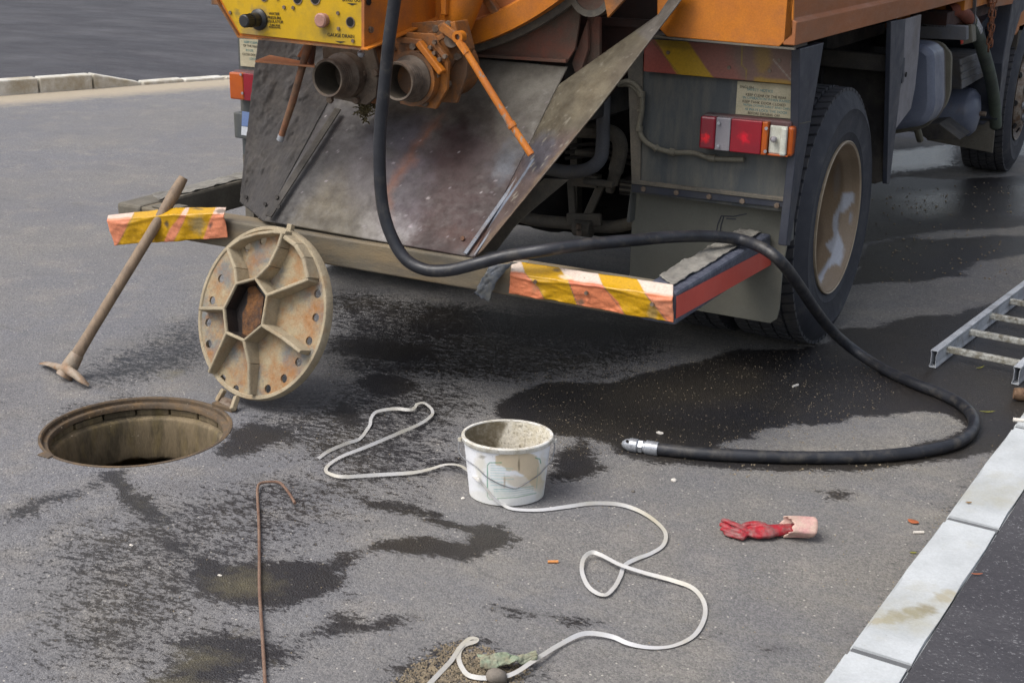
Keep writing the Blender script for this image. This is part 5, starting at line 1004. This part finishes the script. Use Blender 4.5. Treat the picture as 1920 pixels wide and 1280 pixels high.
# hose
HS = thing('jetting_hose', 'thick black rubber hose hanging from the truck and looping over the bumper onto the road', 'hose', tuple(Z(1600, 655)))
hpts = [Y(748, -120, -.95), Y(744, -40, -.95), Y(740, 0, -.95), Y(729, 80, -.95), Y(721, 160, -.95), Y(713, 240, -.95), Y(712, 320, -.95), Y(718, 390, -.95), Y(735, 445, -.95), Y(762, 487, -.95), Y(800, 506, -.945), Y(845, 506, -.93), Y(895, 494, -.91)]
hpts += [Z(950, 480, .61), Z(1020, 469, .64), Z(1100, 458, .65), Z(1180, 451, .65), Z(1260, 444, .64), Z(1330, 443, .62), Z(1385, 449, .598), Z(1430, 465, .589), Z(1465, 492, .55), Z(1498, 535, .43), Z(1528, 580, .28), Z(1560, 620, .15), Z(1600, 655, .06), Z(1650, 688, .022), Z(1710, 717, .02), Z(1765, 738, .02), Z(1805, 760, .02), Z(1826, 786, .02), Z(1820, 812, .02), Z(1785, 833, .02), Z(1720, 847, .02), Z(1640, 855, .02), Z(1560, 857, .02), Z(1480, 857, .02), Z(1400, 854, .02), Z(1320, 850, .02), Z(1232, 841, .02)]
b = B(); b.tube(spline(hpts, 10), .0203, 24); b.build('hose', 'hose', HS, smooth=True)
e0 = Z(1232, 841, .02); e1 = Z(1160, 830, .02); ed = (e1-e0).normalized()
b = B(); b.lathe(e0, ed, [(0, -.004), (.0225, -.004), (.023, 0), (.023, .036), (.021, .038), (0, .038)], 28); b.build('ferrule', 'steel', HS, smooth=True)
b = B(); b.lathe(e0+ed*.038, ed, [(.0185, 0), (.0185, .006), (.016, .006), (.016, .009)], 28); b.tube([e0+ed*.047, e0+ed*.060], .0215, 6); b.lathe(e0+ed*.060, ed, [(.0165, 0), (.0165, .004)], 20); b.build('coupling_nut', 'steel', HS, smooth=True)
b = B(); b.lathe(e0+ed*.062, ed, [(.019, 0), (.0225, .004), (.0225, .022), (.020, .035), (.015, .046), (.008, .054), (0, .057)], 28); b.build('nozzle', 'steel', HS, smooth=True)
fz = e0+ed*.098+Vector((.004, -.012, .012)); b = B(); b.cyl(fz-Vector((0, -.004, .0)), fz+Vector((.001, -.005, .006)), .005, 12); b.build('nozzle_jet', 'hole', HS)
# bucket
BC = Z(950, 925); BC.z = 0; BK = thing('bucket', 'white plastic bucket crusted with mortar, green printed label and wire handle', 'bucket', tuple(BC))
BH = .186; ax_ = Rt.copy(); ax_.z = 0; ax_.normalize(); ay_ = Vector((-ax_.y, ax_.x, 0))
def bring(t, off=0.):
    a = (.1115+(.130-.1115)*t)+off; bb_ = (.094+(.113-.094)*t)+off; return a, bb_
def bucket_wall(name, m, off, n=420, rows=110, t0=.0, t1=1.):
    V_ = []
    for j in range(rows+1):
        t = t0+(t1-t0)*j/rows; a, c = bring(t, off)
        for k in range(n): g = 2*math.pi*k/n; p = BC+ax_*a*math.cos(g)+ay_*c*math.sin(g)+Vector((0, 0, .004+t*BH)); V_.append(tuple(p))
    F_ = [(j*n+k, j*n+(k+1) % n, (j+1)*n+(k+1) % n, (j+1)*n+k) for j in range(rows) for k in range(n)]
    me = bpy.data.meshes.new(name); me.from_pydata(V_, [], F_); return link(name, me, m, BK, 'all')
bw = bucket_wall('wall', 'bucket', 0.)
TEAL, GRN = S(70, 160, 160), S(20, 140, 104)
lay = [('poly', [(930, 850), (1000, 850), (1010, 870), (1015, 900), (1000, 915), (985, 890), (955, 880), (930, 865)], S(206, 186, 150), 3, 8, .85), ('poly', [(940, 895), (1000, 890), (1020, 900), (1010, 925), (960, 912)], S(208, 192, 160), 4, 8, .6), ('blob', 1015, 895, 8, 50, 5, S(214, 204, 178), .5, .6), ('blob', 900, 880, 10, 30, 0, S(220, 214, 196), .6, .6), ('blob', 925, 900, 30, 30, 0, S(208, 214, 196), .7, .35),
    ('line', [(940, 867), (918, 867), (914, 872), (914, 930), (918, 936), (935, 936)], 1.5, GRN, .9), ('line', [(932, 934), (968, 932), (1005, 924)], 2., GRN, .95), ('line', [(1004, 858), (1012, 860), (1014, 868)], 1.8, GRN, .9), ('line', [(1009, 875), (1006, 915)], .9, TEAL, .6)]
for k, yy in enumerate((872, 877, 881, 886, 891, 897, 903, 909)): lay.append(('line', [(920, yy), (936+random.uniform(0, 30), yy+1)], 1.2, S(120, 190, 196), .5))
for k, yy in enumerate((914, 918, 922, 926)): lay.append(('line', [(926, yy+3), (960, yy+3), (1000, yy-3)], 1.3, TEAL, .7))
lay += [('speck', 2.6, .975, S(120, 100, 76), .6), ('blob', 973, 872, 2, 14, 0, S(90, 76, 56), .6, .7), ('blob', 946, 902, 2, 9, 0, S(160, 130, 90), .6, .6), ('blob', 905, 856, 8, 3, 0, S(130, 122, 108), .7, .6), ('poly', [(860, 925), (1040, 915), (1040, 950), (860, 950)], S(226, 224, 214), 8, 6, .5)]
paint(bw, S(240, 242, 246), lay, 12)
bi = bucket_wall('inner_wall', 'bucketin', -.0035, 260, 60, .02, 1.0)
paint(bi, S(132, 124, 106), [('poly', [(945, 785), (1045, 785), (1040, 860), (925, 860), (930, 835)], S(232, 226, 210), 5, 14, .85), ('speck', 3.2, .6, S(214, 208, 192), .4), ('poly', [(860, 800), (900, 790), (950, 790), (930, 850), (870, 850)], S(118, 108, 88), 6, 8, .7), ('speck', 2.4, .82, S(120, 108, 86), .6)], 15)
n = 96
def ring_loft(prof, name, m):
    V_ = []
    for (off, z) in prof:
        a, c = bring(z/BH, off)
        for k in range(n): g = 2*math.pi*k/n; V_.append(tuple(BC+ax_*a*math.cos(g)+ay_*c*math.sin(g)+Vector((0, 0, z+.004))))
    mm = len(prof); F_ = [(j*n+k, j*n+(k+1) % n, ((j+1) % mm)*n+(k+1) % n, ((j+1) % mm)*n+k) for j in range(mm) for k in range(n)]
    me = bpy.data.meshes.new(name); me.from_pydata(V_, [], F_); return link(name, me, m, BK, True)
rimmat = mat('bucket_rim', S(226, 226, 222), S(206, 202, 190), rough=.45, scale=14, dirt=S(160, 150, 126), damt=.42, dscale=22, bump=.2)
ring_loft([(-.004, BH), (-.003, BH+.003), (.004, BH+.003), (.0065, BH), (.0065, BH-.012), (.005, BH-.014), (.0005, BH-.014), (0, BH-.004)], 'rim', rimmat)
V_ = [tuple(BC+ax_*.1115*math.cos(2*math.pi*k/n)+ay_*.094*math.sin(2*math.pi*k/n)+Vector((0, 0, .003))) for k in range(n)]; me = bpy.data.meshes.new('base'); me.from_pydata(V_, [], [tuple(range(n))]); link('base', me, rimmat, BK)
b = B(); cen = BC+Vector((0, 0, .035)); V_ = [cen]+[]
for j in range(1, 9):
    for k in range(48): g = 2*math.pi*k/48; r = j/8*.115; V_.append(cen+ax_*r*math.cos(g)+ay_*r*.86*math.sin(g)+Vector((0, 0, random.uniform(-.006, .006)+.03*(j/8)**2)))
b.add(V_, [(0, 1+k, 1+(k+1) % 48) for k in range(48)]+[(1+j*48+k, 1+j*48+(k+1) % 48, 1+(j+1)*48+(k+1) % 48, 1+(j+1)*48+k) for j in range(7) for k in range(48)]); b.build('mortar', 'bucketin' if False else 'shaft', BK, smooth='all')
# wire handle: from left ear down across the front to the right ear
def bsurf(px, py, off=.004):
    # point on the front wall
    d = _ray(px, py).normalized(); best = None
    for k in range(0, 400):
        s = 3.2+k*.003; p = CAM+d*s; q = p-BC; t = min(max((q.z-.004)/BH, 0), 1); a, c = bring(t, off)
        if (q.dot(ax_)/a)**2+(q.dot(ay_)/c)**2 <= 1: return p
    return CAM+d*((BC-CAM).length)
earL = BC-ax_*.139+Vector((0, 0, BH*.93)); earR = BC+ax_*.139+Vector((0, 0, BH*.93))
wpts = [earL, earL+Vector((0, 0, .004))-ax_*.004, BC-ax_*.138+ay_*(-.02)+Vector((0, 0, BH*.72)), bsurf(893, 875), bsurf(912, 893), bsurf(935, 906), bsurf(957, 914), bsurf(968, 915), bsurf(985, 906), bsurf(1010, 890), bsurf(1021, 878), BC+ax_*.133-ay_*.03+Vector((0, 0, BH*.70)), earR+ax_*.002, earR+Vector((0, 0, .006))]
b = B(); b.tube(spline(wpts, 8), .0016, 8); b.build('wire_handle', 'wire', BK, smooth=True)
for e in (earL, earR): b = B(); b.box(e-Vector((.006, .006, .006)), e+Vector((.006, .006, .006))); b.build('ear', rimmat, BK, bevel=.002)
# plastic strap
def ribbon(pts, wd, name, m, up0=.0, n=12):
    """pts: (point, tilt) tilt 0 = flat on the ground, 1 = standing on edge"""
    P_ = spline([p for p, t in pts], n); Tn = []
    for i in range(len(pts)-1): Tn += [pts[i][1]+(pts[i+1][1]-pts[i][1])*k/n for k in range(n)]
    Tn.append(pts[-1][1]); V_ = []
    for i, p in enumerate(P_):
        t = (P_[min(i+1, len(P_)-1)]-P_[max(i-1, 0)]); t.normalize(); s_ = t.cross(Vector((0, 0, 1))).normalized(); vw = p-CAM; vw.z = 0; vw.normalize(); g = (.36+.30*Tn[i]+.26*math.sin(i*.075)+.12*math.sin(i*.031+1))*math.pi/2*s_.dot(vw); d = s_*math.cos(g)+Vector((0, 0, 1))*math.sin(g)
        h_ = Vector((0, 0, wd/2*math.sin(abs(g)))); V_ += [tuple(p-d*wd/2+h_), tuple(p+d*wd/2+h_)]
    F_ = [(2*i, 2*i+1, 2*i+3, 2*i+2) for i in range(len(P_)-1)]
    me = bpy.data.meshes.new(name); me.from_pydata(V_, [], F_); o = link(name, me, m, None, False); s = o.modifiers.new('t', 'SOLIDIFY'); s.thickness = .0005; return o
sp = [(597, 860, .004, .2), (615, 848, .004, .1), (645, 835, .004, .3), (672, 825, .004, .2), (688, 806, .003, .8), (694, 795, .008, .9), (696, 784, .01, .7), (706, 773, .012, .4), (740, 768, .012, .3), (768, 770, .012, .4), (778, 764, .014, .8), (782, 758, .016, .7), (796, 756, .016, .4), (810, 768, .012, .6), (808, 780, .012, .4), (785, 797, .01, .3), (740, 817, .01, .35), (690, 838, .008, .3), (640, 857, .008, .3), (616, 872, .008, .3), (611, 882, .008, .5), (620, 890, .006, .4), (645, 896, .006, .3), (700, 893, .006, .35), (770, 888, .008, .35), (805, 880, .01, .35), (835, 871, .018, .4), (860, 872, .03, .4), (876, 881, .05, .5)]
sp2 = [(892, 896, .5), (908, 914, .5), (926, 936, .6)]
rp_ = [(Z(x, y, z), t) for x, y, z, t in sp]+[(bsurf(x, y, .006), t) for x, y, t in sp2]
sp3 = [(945, 948, .006, .4), (965, 955, .005, .15), (1010, 957, .004, .1), (1060, 952, .004, .1), (1110, 946, .004, .25), (1160, 948, .005, .35), (1200, 960, .006, .35), (1232, 980, .008, .4), (1248, 1000, .008, .6), (1243, 1022, .006, .5), (1220, 1038, .004, .3), (1190, 1050, .006, .3), (1170, 1062, .006, .5), (1163, 1080, .006, .5), (1152, 1100, .008, .4), (1135, 1115, .008, .4), (1115, 1110, .008, .5), (1100, 1095, .01, .5), (1091, 1070, .012, .5), (1094, 1048, .014, .5), (1108, 1038, .014, .5), (1128, 1042, .016, .35), (1165, 1060, .018, .25), (1210, 1075, .012, .25), (1262, 1090, .008, .3), (1300, 1105, .006, .4), (1320, 1130, .006, .7), (1320, 1160, .006, .7), (1300, 1192, .005, .5), (1262, 1210, .004, .3), (1220, 1214, .004, .3), (1180, 1208, .006, .2), (1145, 1195, .008, .2), (1095, 1190, .010, .1), (1050, 1209, .008, .1), (1005, 1236, .018, .2), (965, 1262, .014, .3), (930, 1272, .008, .3), (885, 1270, .006, .2), (866, 1252, .005, .2), (860, 1228, .005, .2), (868, 1212, .006, .2), (890, 1203, .008, .1), (893, 1197, .012, .1), (880, 1197, .012, .1), (862, 1214, .008, .2), (845, 1240, .005, .3), (815, 1272, .004, .3), (770, 1320, .004, .3)]
rp_ += [(Z(x, y, z), t) for x, y, z, t in sp3]
tag(ribbon([(p_, t_) for p_, t_ in rp_], .0112, 'strap', 'strap'), 'long white plastic packing strap curling past the bucket over the road', 'strap')
# bent rusty rod
RP = [(500, 1320), (495, 1270), (491, 1200), (489, 1150), (488, 1100), (486, 1040), (485, 980), (482, 935), (482, 915), (488, 906), (505, 903), (523, 904), (532, 912), (543, 928), (553, 943)]
b = B(); b.tube(spline([Z(x, y, .009 if i < 8 else .014) for i, (x, y) in enumerate([(x_+1.6*math.sin(y_*.09)+(1.2 if y_ == 1040 else 0), y_) for x_, y_ in RP])], 6), .0043, 12); tag(b.build('hooked_rod', 'rod', None, smooth=True), 'thin rusty steel rod with a bent hook end lying on the asphalt', 'rod')
# glove: one continuous skinned hand
def skin(name, verts, edges, m, parent=None, sub=2, extra=None):
    me = bpy.data.meshes.new(name); me.from_pydata([tuple(v[0]) for v in verts], edges, []); o = bpy.data.objects.new(name, me); COL.objects.link(o)
    s = o.modifiers.new('skin', 'SKIN'); s.use_smooth_shade = True; s.branch_smoothing = 1.
    for i, v in enumerate(verts): me.skin_vertices[0].data[i].radius = v[1]; me.skin_vertices[0].data[i].use_root = (i == 0)
    u = o.modifiers.new('sub', 'SUBSURF'); u.levels = sub; u.render_levels = sub; bpy.context.view_layer.update()
    me2 = bpy.data.meshes.new_from_object(o.evaluated_get(bpy.context.evaluated_depsgraph_get())); bpy.data.objects.remove(o); me2.name = name
    if extra:
        Vx = [tuple(v.co) for v in me2.vertices]; Fx = [tuple(p.vertices) for p in me2.polygons]; o_ = len(Vx); me2 = bpy.data.meshes.new(name); me2.from_pydata(Vx+[tuple(v) for v in extra.v], [], Fx+[tuple(i+o_ for i in f) for f in extra.f])
        ob = bpy.data.objects.new('tmp', me2); COL.objects.link(ob); rm = ob.modifiers.new('r', 'REMESH'); rm.mode = 'VOXEL'; rm.voxel_size = .0022; sm = ob.modifiers.new('s', 'SMOOTH'); sm.iterations = 3; bpy.context.view_layer.update()
        me2 = bpy.data.meshes.new_from_object(ob.evaluated_get(bpy.context.evaluated_depsgraph_get())); bpy.data.objects.remove(ob); me2.name = name
    bm = bmesh.new(); bm.from_mesh(me2)
    from mathutils import noise as mn
    for v in bm.verts: v.co += Vector((0, 0, 1))*mn.noise(v.co*60)*.0035+Vector((1, 0, 0))*mn.noise(v.co*60+Vector((3, 1, 2)))*.002
    
    for v in bm.verts: v.co.z = .001+max(v.co.z-.001, 0)*.74
    bm.to_mesh(me2); bm.free(); me2.materials.clear(); return link(name, me2, m, parent, 'all')
GL = thing('work_glove', 'dirty red rubber work glove with pink cuff lying palm up', 'glove', tuple(Z(1440, 1000)))
gz = lambda x, y, z: Z(x, y, z)
gv = [(gz(1425, 992, .026), (.024, .026)), (gz(1448, 988, .026), (.027, .026)), (gz(1472, 986, .026), (.027, .026)), (gz(1492, 986, .027), (.027, .026)), (gz(1404, 998, .022), (.020, .020))]
ge = [(0, 1), (1, 2), (2, 3), (0, 4)]
def chain(base, pts, rr):
    i = base
    for (x, y, z), r in zip(pts, rr): gv.append((gz(x, y, z), (r, r))); ge.append((i, len(gv)-1)); i = len(gv)-1
chain(4, [(1392, 984, .030), (1376, 978, .030), (1364, 972, .032), (1353, 969, .030)], [.011, .0095, .009, .0085])
chain(4, [(1389, 992, .026), (1372, 987, .026), (1360, 981, .028), (1349, 978, .024)], [.011, .0095, .009, .0085])
chain(4, [(1390, 1001, .020), (1374, 996, .020), (1362, 991, .022), (1351, 987, .02)], [.011, .0095, .009, .0085])
chain(4, [(1394, 1007, .014), (1380, 1003, .013), (1368, 1000, .014), (1358, 996, .012)], [.010, .0090, .0085, .008])
chain(1, [(1432, 977, .040), (1416, 975, .040), (1402, 976, .038), (1392, 979, .034)], [.013, .0115, .0105, .0095])
gb = B(); Vg = []; stn = [(1506, 987, .033, .020), (1492, 987, .031, .019), (1474, 988, .026, .018), (1456, 990, .026, .019), (1438, 992, .030, .020), (1420, 994, .031, .018), (1404, 995, .029, .015), (1394, 994, .024, .011)]
for k_, (x, y, w_, h_) in enumerate(stn):
    c_ = Z(x, y, h_+.003); dn = (Z(1400, 992)-Z(1500, 987)).normalized(); sdv = dn.cross(Vector((0, 0, 1)))
    for k in range(20): g = 2*math.pi*k/20; Vg.append(c_+sdv*math.cos(g)*w_*(1+.08*math.sin(3*g+k_))+Vector((0, 0, 1))*math.sin(g)*h_*(1+.12*math.sin(2*g+k_*1.3)))
gb.add(Vg, [(i*20+k, i*20+(k+1) % 20, (i+1)*20+(k+1) % 20, (i+1)*20+k) for i in range(7) for k in range(20)]+[tuple(range(20))[::-1], tuple(140+k for k in range(20))])
gv = [(p_, (r_[0]*.45, r_[1]*.45) if i_ < 5 else r_) for i_, (p_, r_) in enumerate(gv)]
skin('hand', gv, ge, 'glove', GL, extra=gb)
# cuff: open flared fabric tube
cA, cB = gz(1474, 987, .030), gz(1520, 989, .030); cdv = (cB-cA).normalized(); cs = cdv.cross(Vector((0, 0, 1))).normalized(); V_ = []; nC = 40; nL = 10
for j in range(nL+1):
    t = j/nL; p = cA.lerp(cB, t)
    for k in range(nC):
        g = 2*math.pi*k/nC; rr_ = .034+.002*t; w_ = 1+.10*math.sin(3*g+2*t)+.06*math.sin(5*g+1)+.03*math.sin(11*g)
        q = p+cs*math.cos(g)*rr_*w_*1.0+Vector((0, 0, 1))*math.sin(g)*rr_*.80*w_; q += cdv*(.016*math.sin(g+.6)+(.004*math.sin(9*g) if j == 0 else 0)); q.z = max(q.z, .003); V_.append(tuple(q))
me = bpy.data.meshes.new('cuff'); me.from_pydata(V_, [], [(j*nC+k, j*nC+(k+1) % nC, (j+1)*nC+(k+1) % nC, (j+1)*nC+k) for j in range(nL) for k in range(nC)]); o = link('cuff', me, 'cuff', GL, 'all'); s = o.modifiers.new('t', 'SOLIDIFY'); s.thickness = .003
# ladder
LA, LB = Z(1748, 690), Z(1903, 722); far1 = Z(1920, 545); 
ld = (Z(1925, 527, .07)-Z(1748, 660, .07)); ld.z = 0; ld.normalize(); LD = thing('ladder', 'aluminium ladder lying flat on the wet road beside the kerb', 'ladder', tuple(LA))
LW, LH, LL = .028, .070, 3.2
Lr = (LB-LA); Lr.z = 0; sidev = Lr-ld*Lr.dot(ld); wdt = sidev.length; sidev.normalize()
def stile(base):
    # hollow rail with slightly pinched sides
    prof = [(-.5, 0), (.5, 0), (.5, .08), (.38, .25), (.38, .75), (.5, .92), (.5, 1), (-.5, 1), (-.5, .92), (-.38, .75), (-.38, .25), (-.5, .08)]
    inn = [(-.40, .05), (.40, .05), (.40, .10), (.29, .26), (.29, .74), (.40, .90), (.40, .95), (-.40, .95), (-.40, .90), (-.29, .74), (-.29, .26), (-.40, .10)]
    V_ = []; k = len(prof)
    for t in (0, LL):
        for pr in (prof, inn):
            for x, z in pr: V_.append(base+ld*t+sidev*x*LW+Vector((0, 0, .002+z*LH)))
    F_ = [(i, (i+1) % k, (i+1) % k+2*k, i+2*k) for i in range(k)]+[(i+k, i+3*k, (i+1) % k+3*k, (i+1) % k+k) for i in range(k)]+[(i, i+k, (i+1) % k+k, (i+1) % k) for i in range(k)]+[(i+2*k, (i+1) % k+2*k, (i+1) % k+3*k, i+3*k) for i in range(k)]
    b = B(); b.add(V_, F_); return b.build('stile', 'alu', LD, bevel=.0015)
stile(LA); stile(LB if False else LA+Lr)
Lb2 = LA+Lr
for k in range(11):
    t = .13+k*.28; zz = .045; off2 = Lr.dot(ld)
    p = LA+ld*(t+0)+Vector((0, 0, zz)); q = Lb2+ld*(t-off2)+Vector((0, 0, zz)); b = B(); b.bar(p+sidev*LW*.3, q-sidev*LW*.3, .026, .024); b.build('rung', 'rung', LD, bevel=.004)
#======================================================================= SMALL THINGS ON THE ROAD
def roll(px, py, ln, r, ang, m, name, label, cat, z=None):
    p = Z(px, py); p.z = r if z is None else z; d = Vector((math.cos(ang), math.sin(ang), 0))*ln/2; b = B(); b.tube([p-d, p-d*.2, p+d], [r*.9, r, r], 10); return tag(b.build(name, m, None, smooth=True), label, cat, 'cigarette butts dropped on the road')
roll(1037, 1055, .028, .0042, .55, 'butto', 'cigarette_butt', 'orange cigarette butt on dry asphalt below the bucket', 'cigarette butt')
roll(1722, 1000, .030, .0042, .55, 'butt', 'cigarette_butt', 'white cigarette butt beside the orange leaf near the kerb', 'cigarette butt')
roll(1491, 725, .030, .0048, 1.2, 'butt', 'cigarette_butt', 'white cigarette butt on the wet asphalt below the rear wheel', 'cigarette butt')
p = Z(1905, 790, .1); p.z = .106; b = B(); dd_ = Vector((.03, .01, 0)); b.tube([p-dd_*.3, p+dd_], [.007, .006], 12); tag(b.build('paper_roll', 'butt', None, smooth=True), 'small white rolled scrap on a joint of the near kerb', 'paper scrap')
def lump(px, py, r, m, name, label, cat, sq=(1, 1, .6), seed=0, z0=0.):
    rnd = random.Random(seed); p = Z(px, py); bm = bmesh.new(); bmesh.ops.create_icosphere(bm, subdivisions=2, radius=r)
    for v in bm.verts: v.co = Vector((v.co.x*sq[0], v.co.y*sq[1], v.co.z*sq[2]))*(1+rnd.uniform(-.16, .16)); v.co += Vector((p.x, p.y, z0+r*sq[2]*.7))
    me = bpy.data.meshes.new(name); bm.to_mesh(me); bm.free(); return tag(link(name, me, m, None, 'all' if r > .015 else False), label, cat)
lump(1263, 902, .009, 'butt', 'pebble', 'white pebble on dry asphalt below the hose nozzle', 'pebble', seed=2)
lump(1237, 813, .008, 'butt', 'pebble', 'cream pebble lying just above the hose nozzle', 'pebble', (1.6, 1, .6), 3)
lump(930, 1277, .024, 'stone', 'stone', 'rounded grey stone next to the green rag', 'stone', (1, .9, .8), 4)
lump(700, 1020, .006, 'stone', 'pebble', 'tiny grey pebble right of the hooked rod', 'pebble', seed=5)
lump(1187, 922, .006, 'stone', 'pebble', 'tiny grey pebble right of the bucket', 'pebble', seed=6)
lump(868, 935, .006, 'butt', 'pebble', 'white crumb touching the lower left of the bucket', 'crumb', seed=7)
lump(246, 1023, .005, 'butt', 'pebble', 'small white crumb below the open manhole', 'crumb', (1.4, .7, .6), 8)
lump(412, 1079, .005, 'butt', 'pebble', 'white crumb on the olive mud puddle', 'crumb', (1.4, .7, .5), 9)
p = Z(1915, 752); b = B(); b.lathe(p+Vector((-.03, .0, .024)), Vector((1, .25, 0)), [(.014, .004), (.020, 0), (.024, .02), (.023, .05), (.020, .075), (0, .08)], 20); o = b.build('crushed_cup', 'crate', None, smooth=True); tag(o, 'crushed brown cup lying at the kerb below the ladder', 'cup')
def leaf(px, py, ln, wd, ang, m, label, curl=.25, z=0.):
    p = Z(px, py, z); V_ = []; n = 9
    for i in range(n+1):
        t = i/n*2-1; h = math.sin((i/n)*math.pi)**.7*wd/2+.0004; z_ = .002+curl*ln*.25*t*t
        for s in (-1, 0, 1): x, y = t*ln/2, s*h; V_.append((p.x+x*math.cos(ang)-y*math.sin(ang), p.y+x*math.sin(ang)+y*math.cos(ang), p.z+z_+abs(s)*wd*.12))
    me = bpy.data.meshes.new('leaf'); me.from_pydata(V_, [], [(3*i+k, 3*i+k+1, 3*i+k+4, 3*i+k+3) for i in range(n) for k in range(2)]); o = link('leaf', me, m, None, 'all'); s = o.modifiers.new('t', 'SOLIDIFY'); s.thickness = .0006; tag(o, label, 'leaf')
leaf(1712, 980, .034, .024, -.2, 'leafo', 'orange dry leaf on the asphalt near the kerb'); leaf(1851, 773, .055, .007, .5, 'leafg', 'slim yellow green leaf on wet asphalt beside the hose bend'); leaf(1838, 690, .05, .006, 1.1, 'leafg', 'narrow yellow leaf beneath the lowest ladder rung'); leaf(1712, 1037, .02, .007, .4, 'leafg', 'tiny yellow leaf at the foot of the near kerb'); leaf(1816, 943, .018, .008, .4, mat('brown_leaf', S(140, 110, 70), rough=.8, bump=.1), 'small brown leaf lying on the kerb stone', z=.1); leaf(1831, 1077, .03, .004, .5, MT['leafo'], 'thin brown twig leaf on the dark pavement', z=.1)
# green rag
A0, A1 = Z(898, 1248, .012), Z(1006, 1240, .012)
def rdisp(U, V, P): n = fbm(U*5, V*3, 101); return np.stack([(fbm(U*9, V*5, 103)-.5)*.012, (fbm(U*8, V*4, 105)-.5)*.012, n*.030-.006+(.012*np.sin(np.pi*V))], -1)
d_ = (A1-A0); s_ = Vector((-d_.y, d_.x, 0)).normalized()
rag = patch('rag', 'cloth', None, [A0-s_*.030, A1-s_*.006, A1+s_*.010, A0+s_*.026], 60, 22, th=.003, disp=rdisp); tag(rag, 'crumpled pale green rag at the bottom edge beside the strap', 'rag')
# gravel spill (loose grains) and grit strewn over the road
def grains(polys, n, r0, r1, name, label, seed, lift=0.):
    rnd = random.Random(seed); V_ = []; F_ = []; done = 0; T = np.array([zr(p) for p in polys], dtype=object)
    P2 = []
    for poly in polys:
        q = np.array(zr(poly)); mn_, mx_ = q.min(0), q.max(0); c = np.random.RandomState(seed+len(P2)).uniform(mn_, mx_, (n*2, 2)); d = sdf(c, q); dens = np.clip(d/.05+.3, 0, 1); c = c[(d > -.02) & (np.random.RandomState(seed+9).uniform(0, 1, len(c)) < dens)][:n]; P2.append(c)
    for x, y in np.vstack(P2):
        r = rnd.uniform(r0, r1); g = rnd.uniform(0, 6.3); o_ = len(V_); sx = rnd.uniform(.8, 1.15)
        for k in range(4): a = g+k*1.57+rnd.uniform(-.3, .3); V_.append((x+math.cos(a)*r*sx, y+math.sin(a)*r, .0002))
        for k in range(4): a = g+k*1.57+.3+rnd.uniform(-.3, .3); V_.append((x+math.cos(a)*r*sx*.7, y+math.sin(a)*r*.7, r*rnd.uniform(.6, 1.0)))
        F_ += [(o_+k, o_+(k+1) % 4, o_+4+(k+1) % 4, o_+4+k) for k in range(4)]+[(o_+4, o_+5, o_+6, o_+7)]
    me = bpy.data.meshes.new(name); me.from_pydata(V_, [], F_); o = link(name, me, 'grain', None); o['kind'] = 'stuff'; o['label'] = label; o['category'] = 'gravel'; return o
grains([[(725, 1300), (770, 1248), (830, 1212), (880, 1200), (930, 1225), (990, 1250), (960, 1300)]], 2600, .0016, .0036, 'gravel_spill', 'spilled wet gravel grains at the bottom edge around the strap', 5)
grains([[(960, 700), (1500, 650), (1700, 700), (1600, 850), (1000, 860)]], 1300, .001, .0026, 'grit', 'pale grit scattered on the wet asphalt around the hose', 6)
grains([[(0, 700), (1900, 560), (1560, 1290), (0, 1290)]], 700, .001, .0026, 'grit', 'fine pale grit scattered over the whole road', 8)
grains([[(1240, 845), (1800, 850), (1700, 900), (1300, 900)]], 120, .0015, .0045, 'grit', 'coarser crumbs along the hose on the ground', 11)
grains([[(1640, 350), (1900, 340), (1900, 520), (1640, 540)]], 200, .003, .007, 'grit', 'bits of grit on the wet road beside the truck', 13)

grains([[(1540, 1290), (1600, 1200), (1760, 968), (1880, 812), (1895, 830), (1780, 985), (1620, 1215), (1570, 1290)]], 420, .001, .0026, 'grit', 'dark and pale grit gathered along the foot of the near kerb', 17)
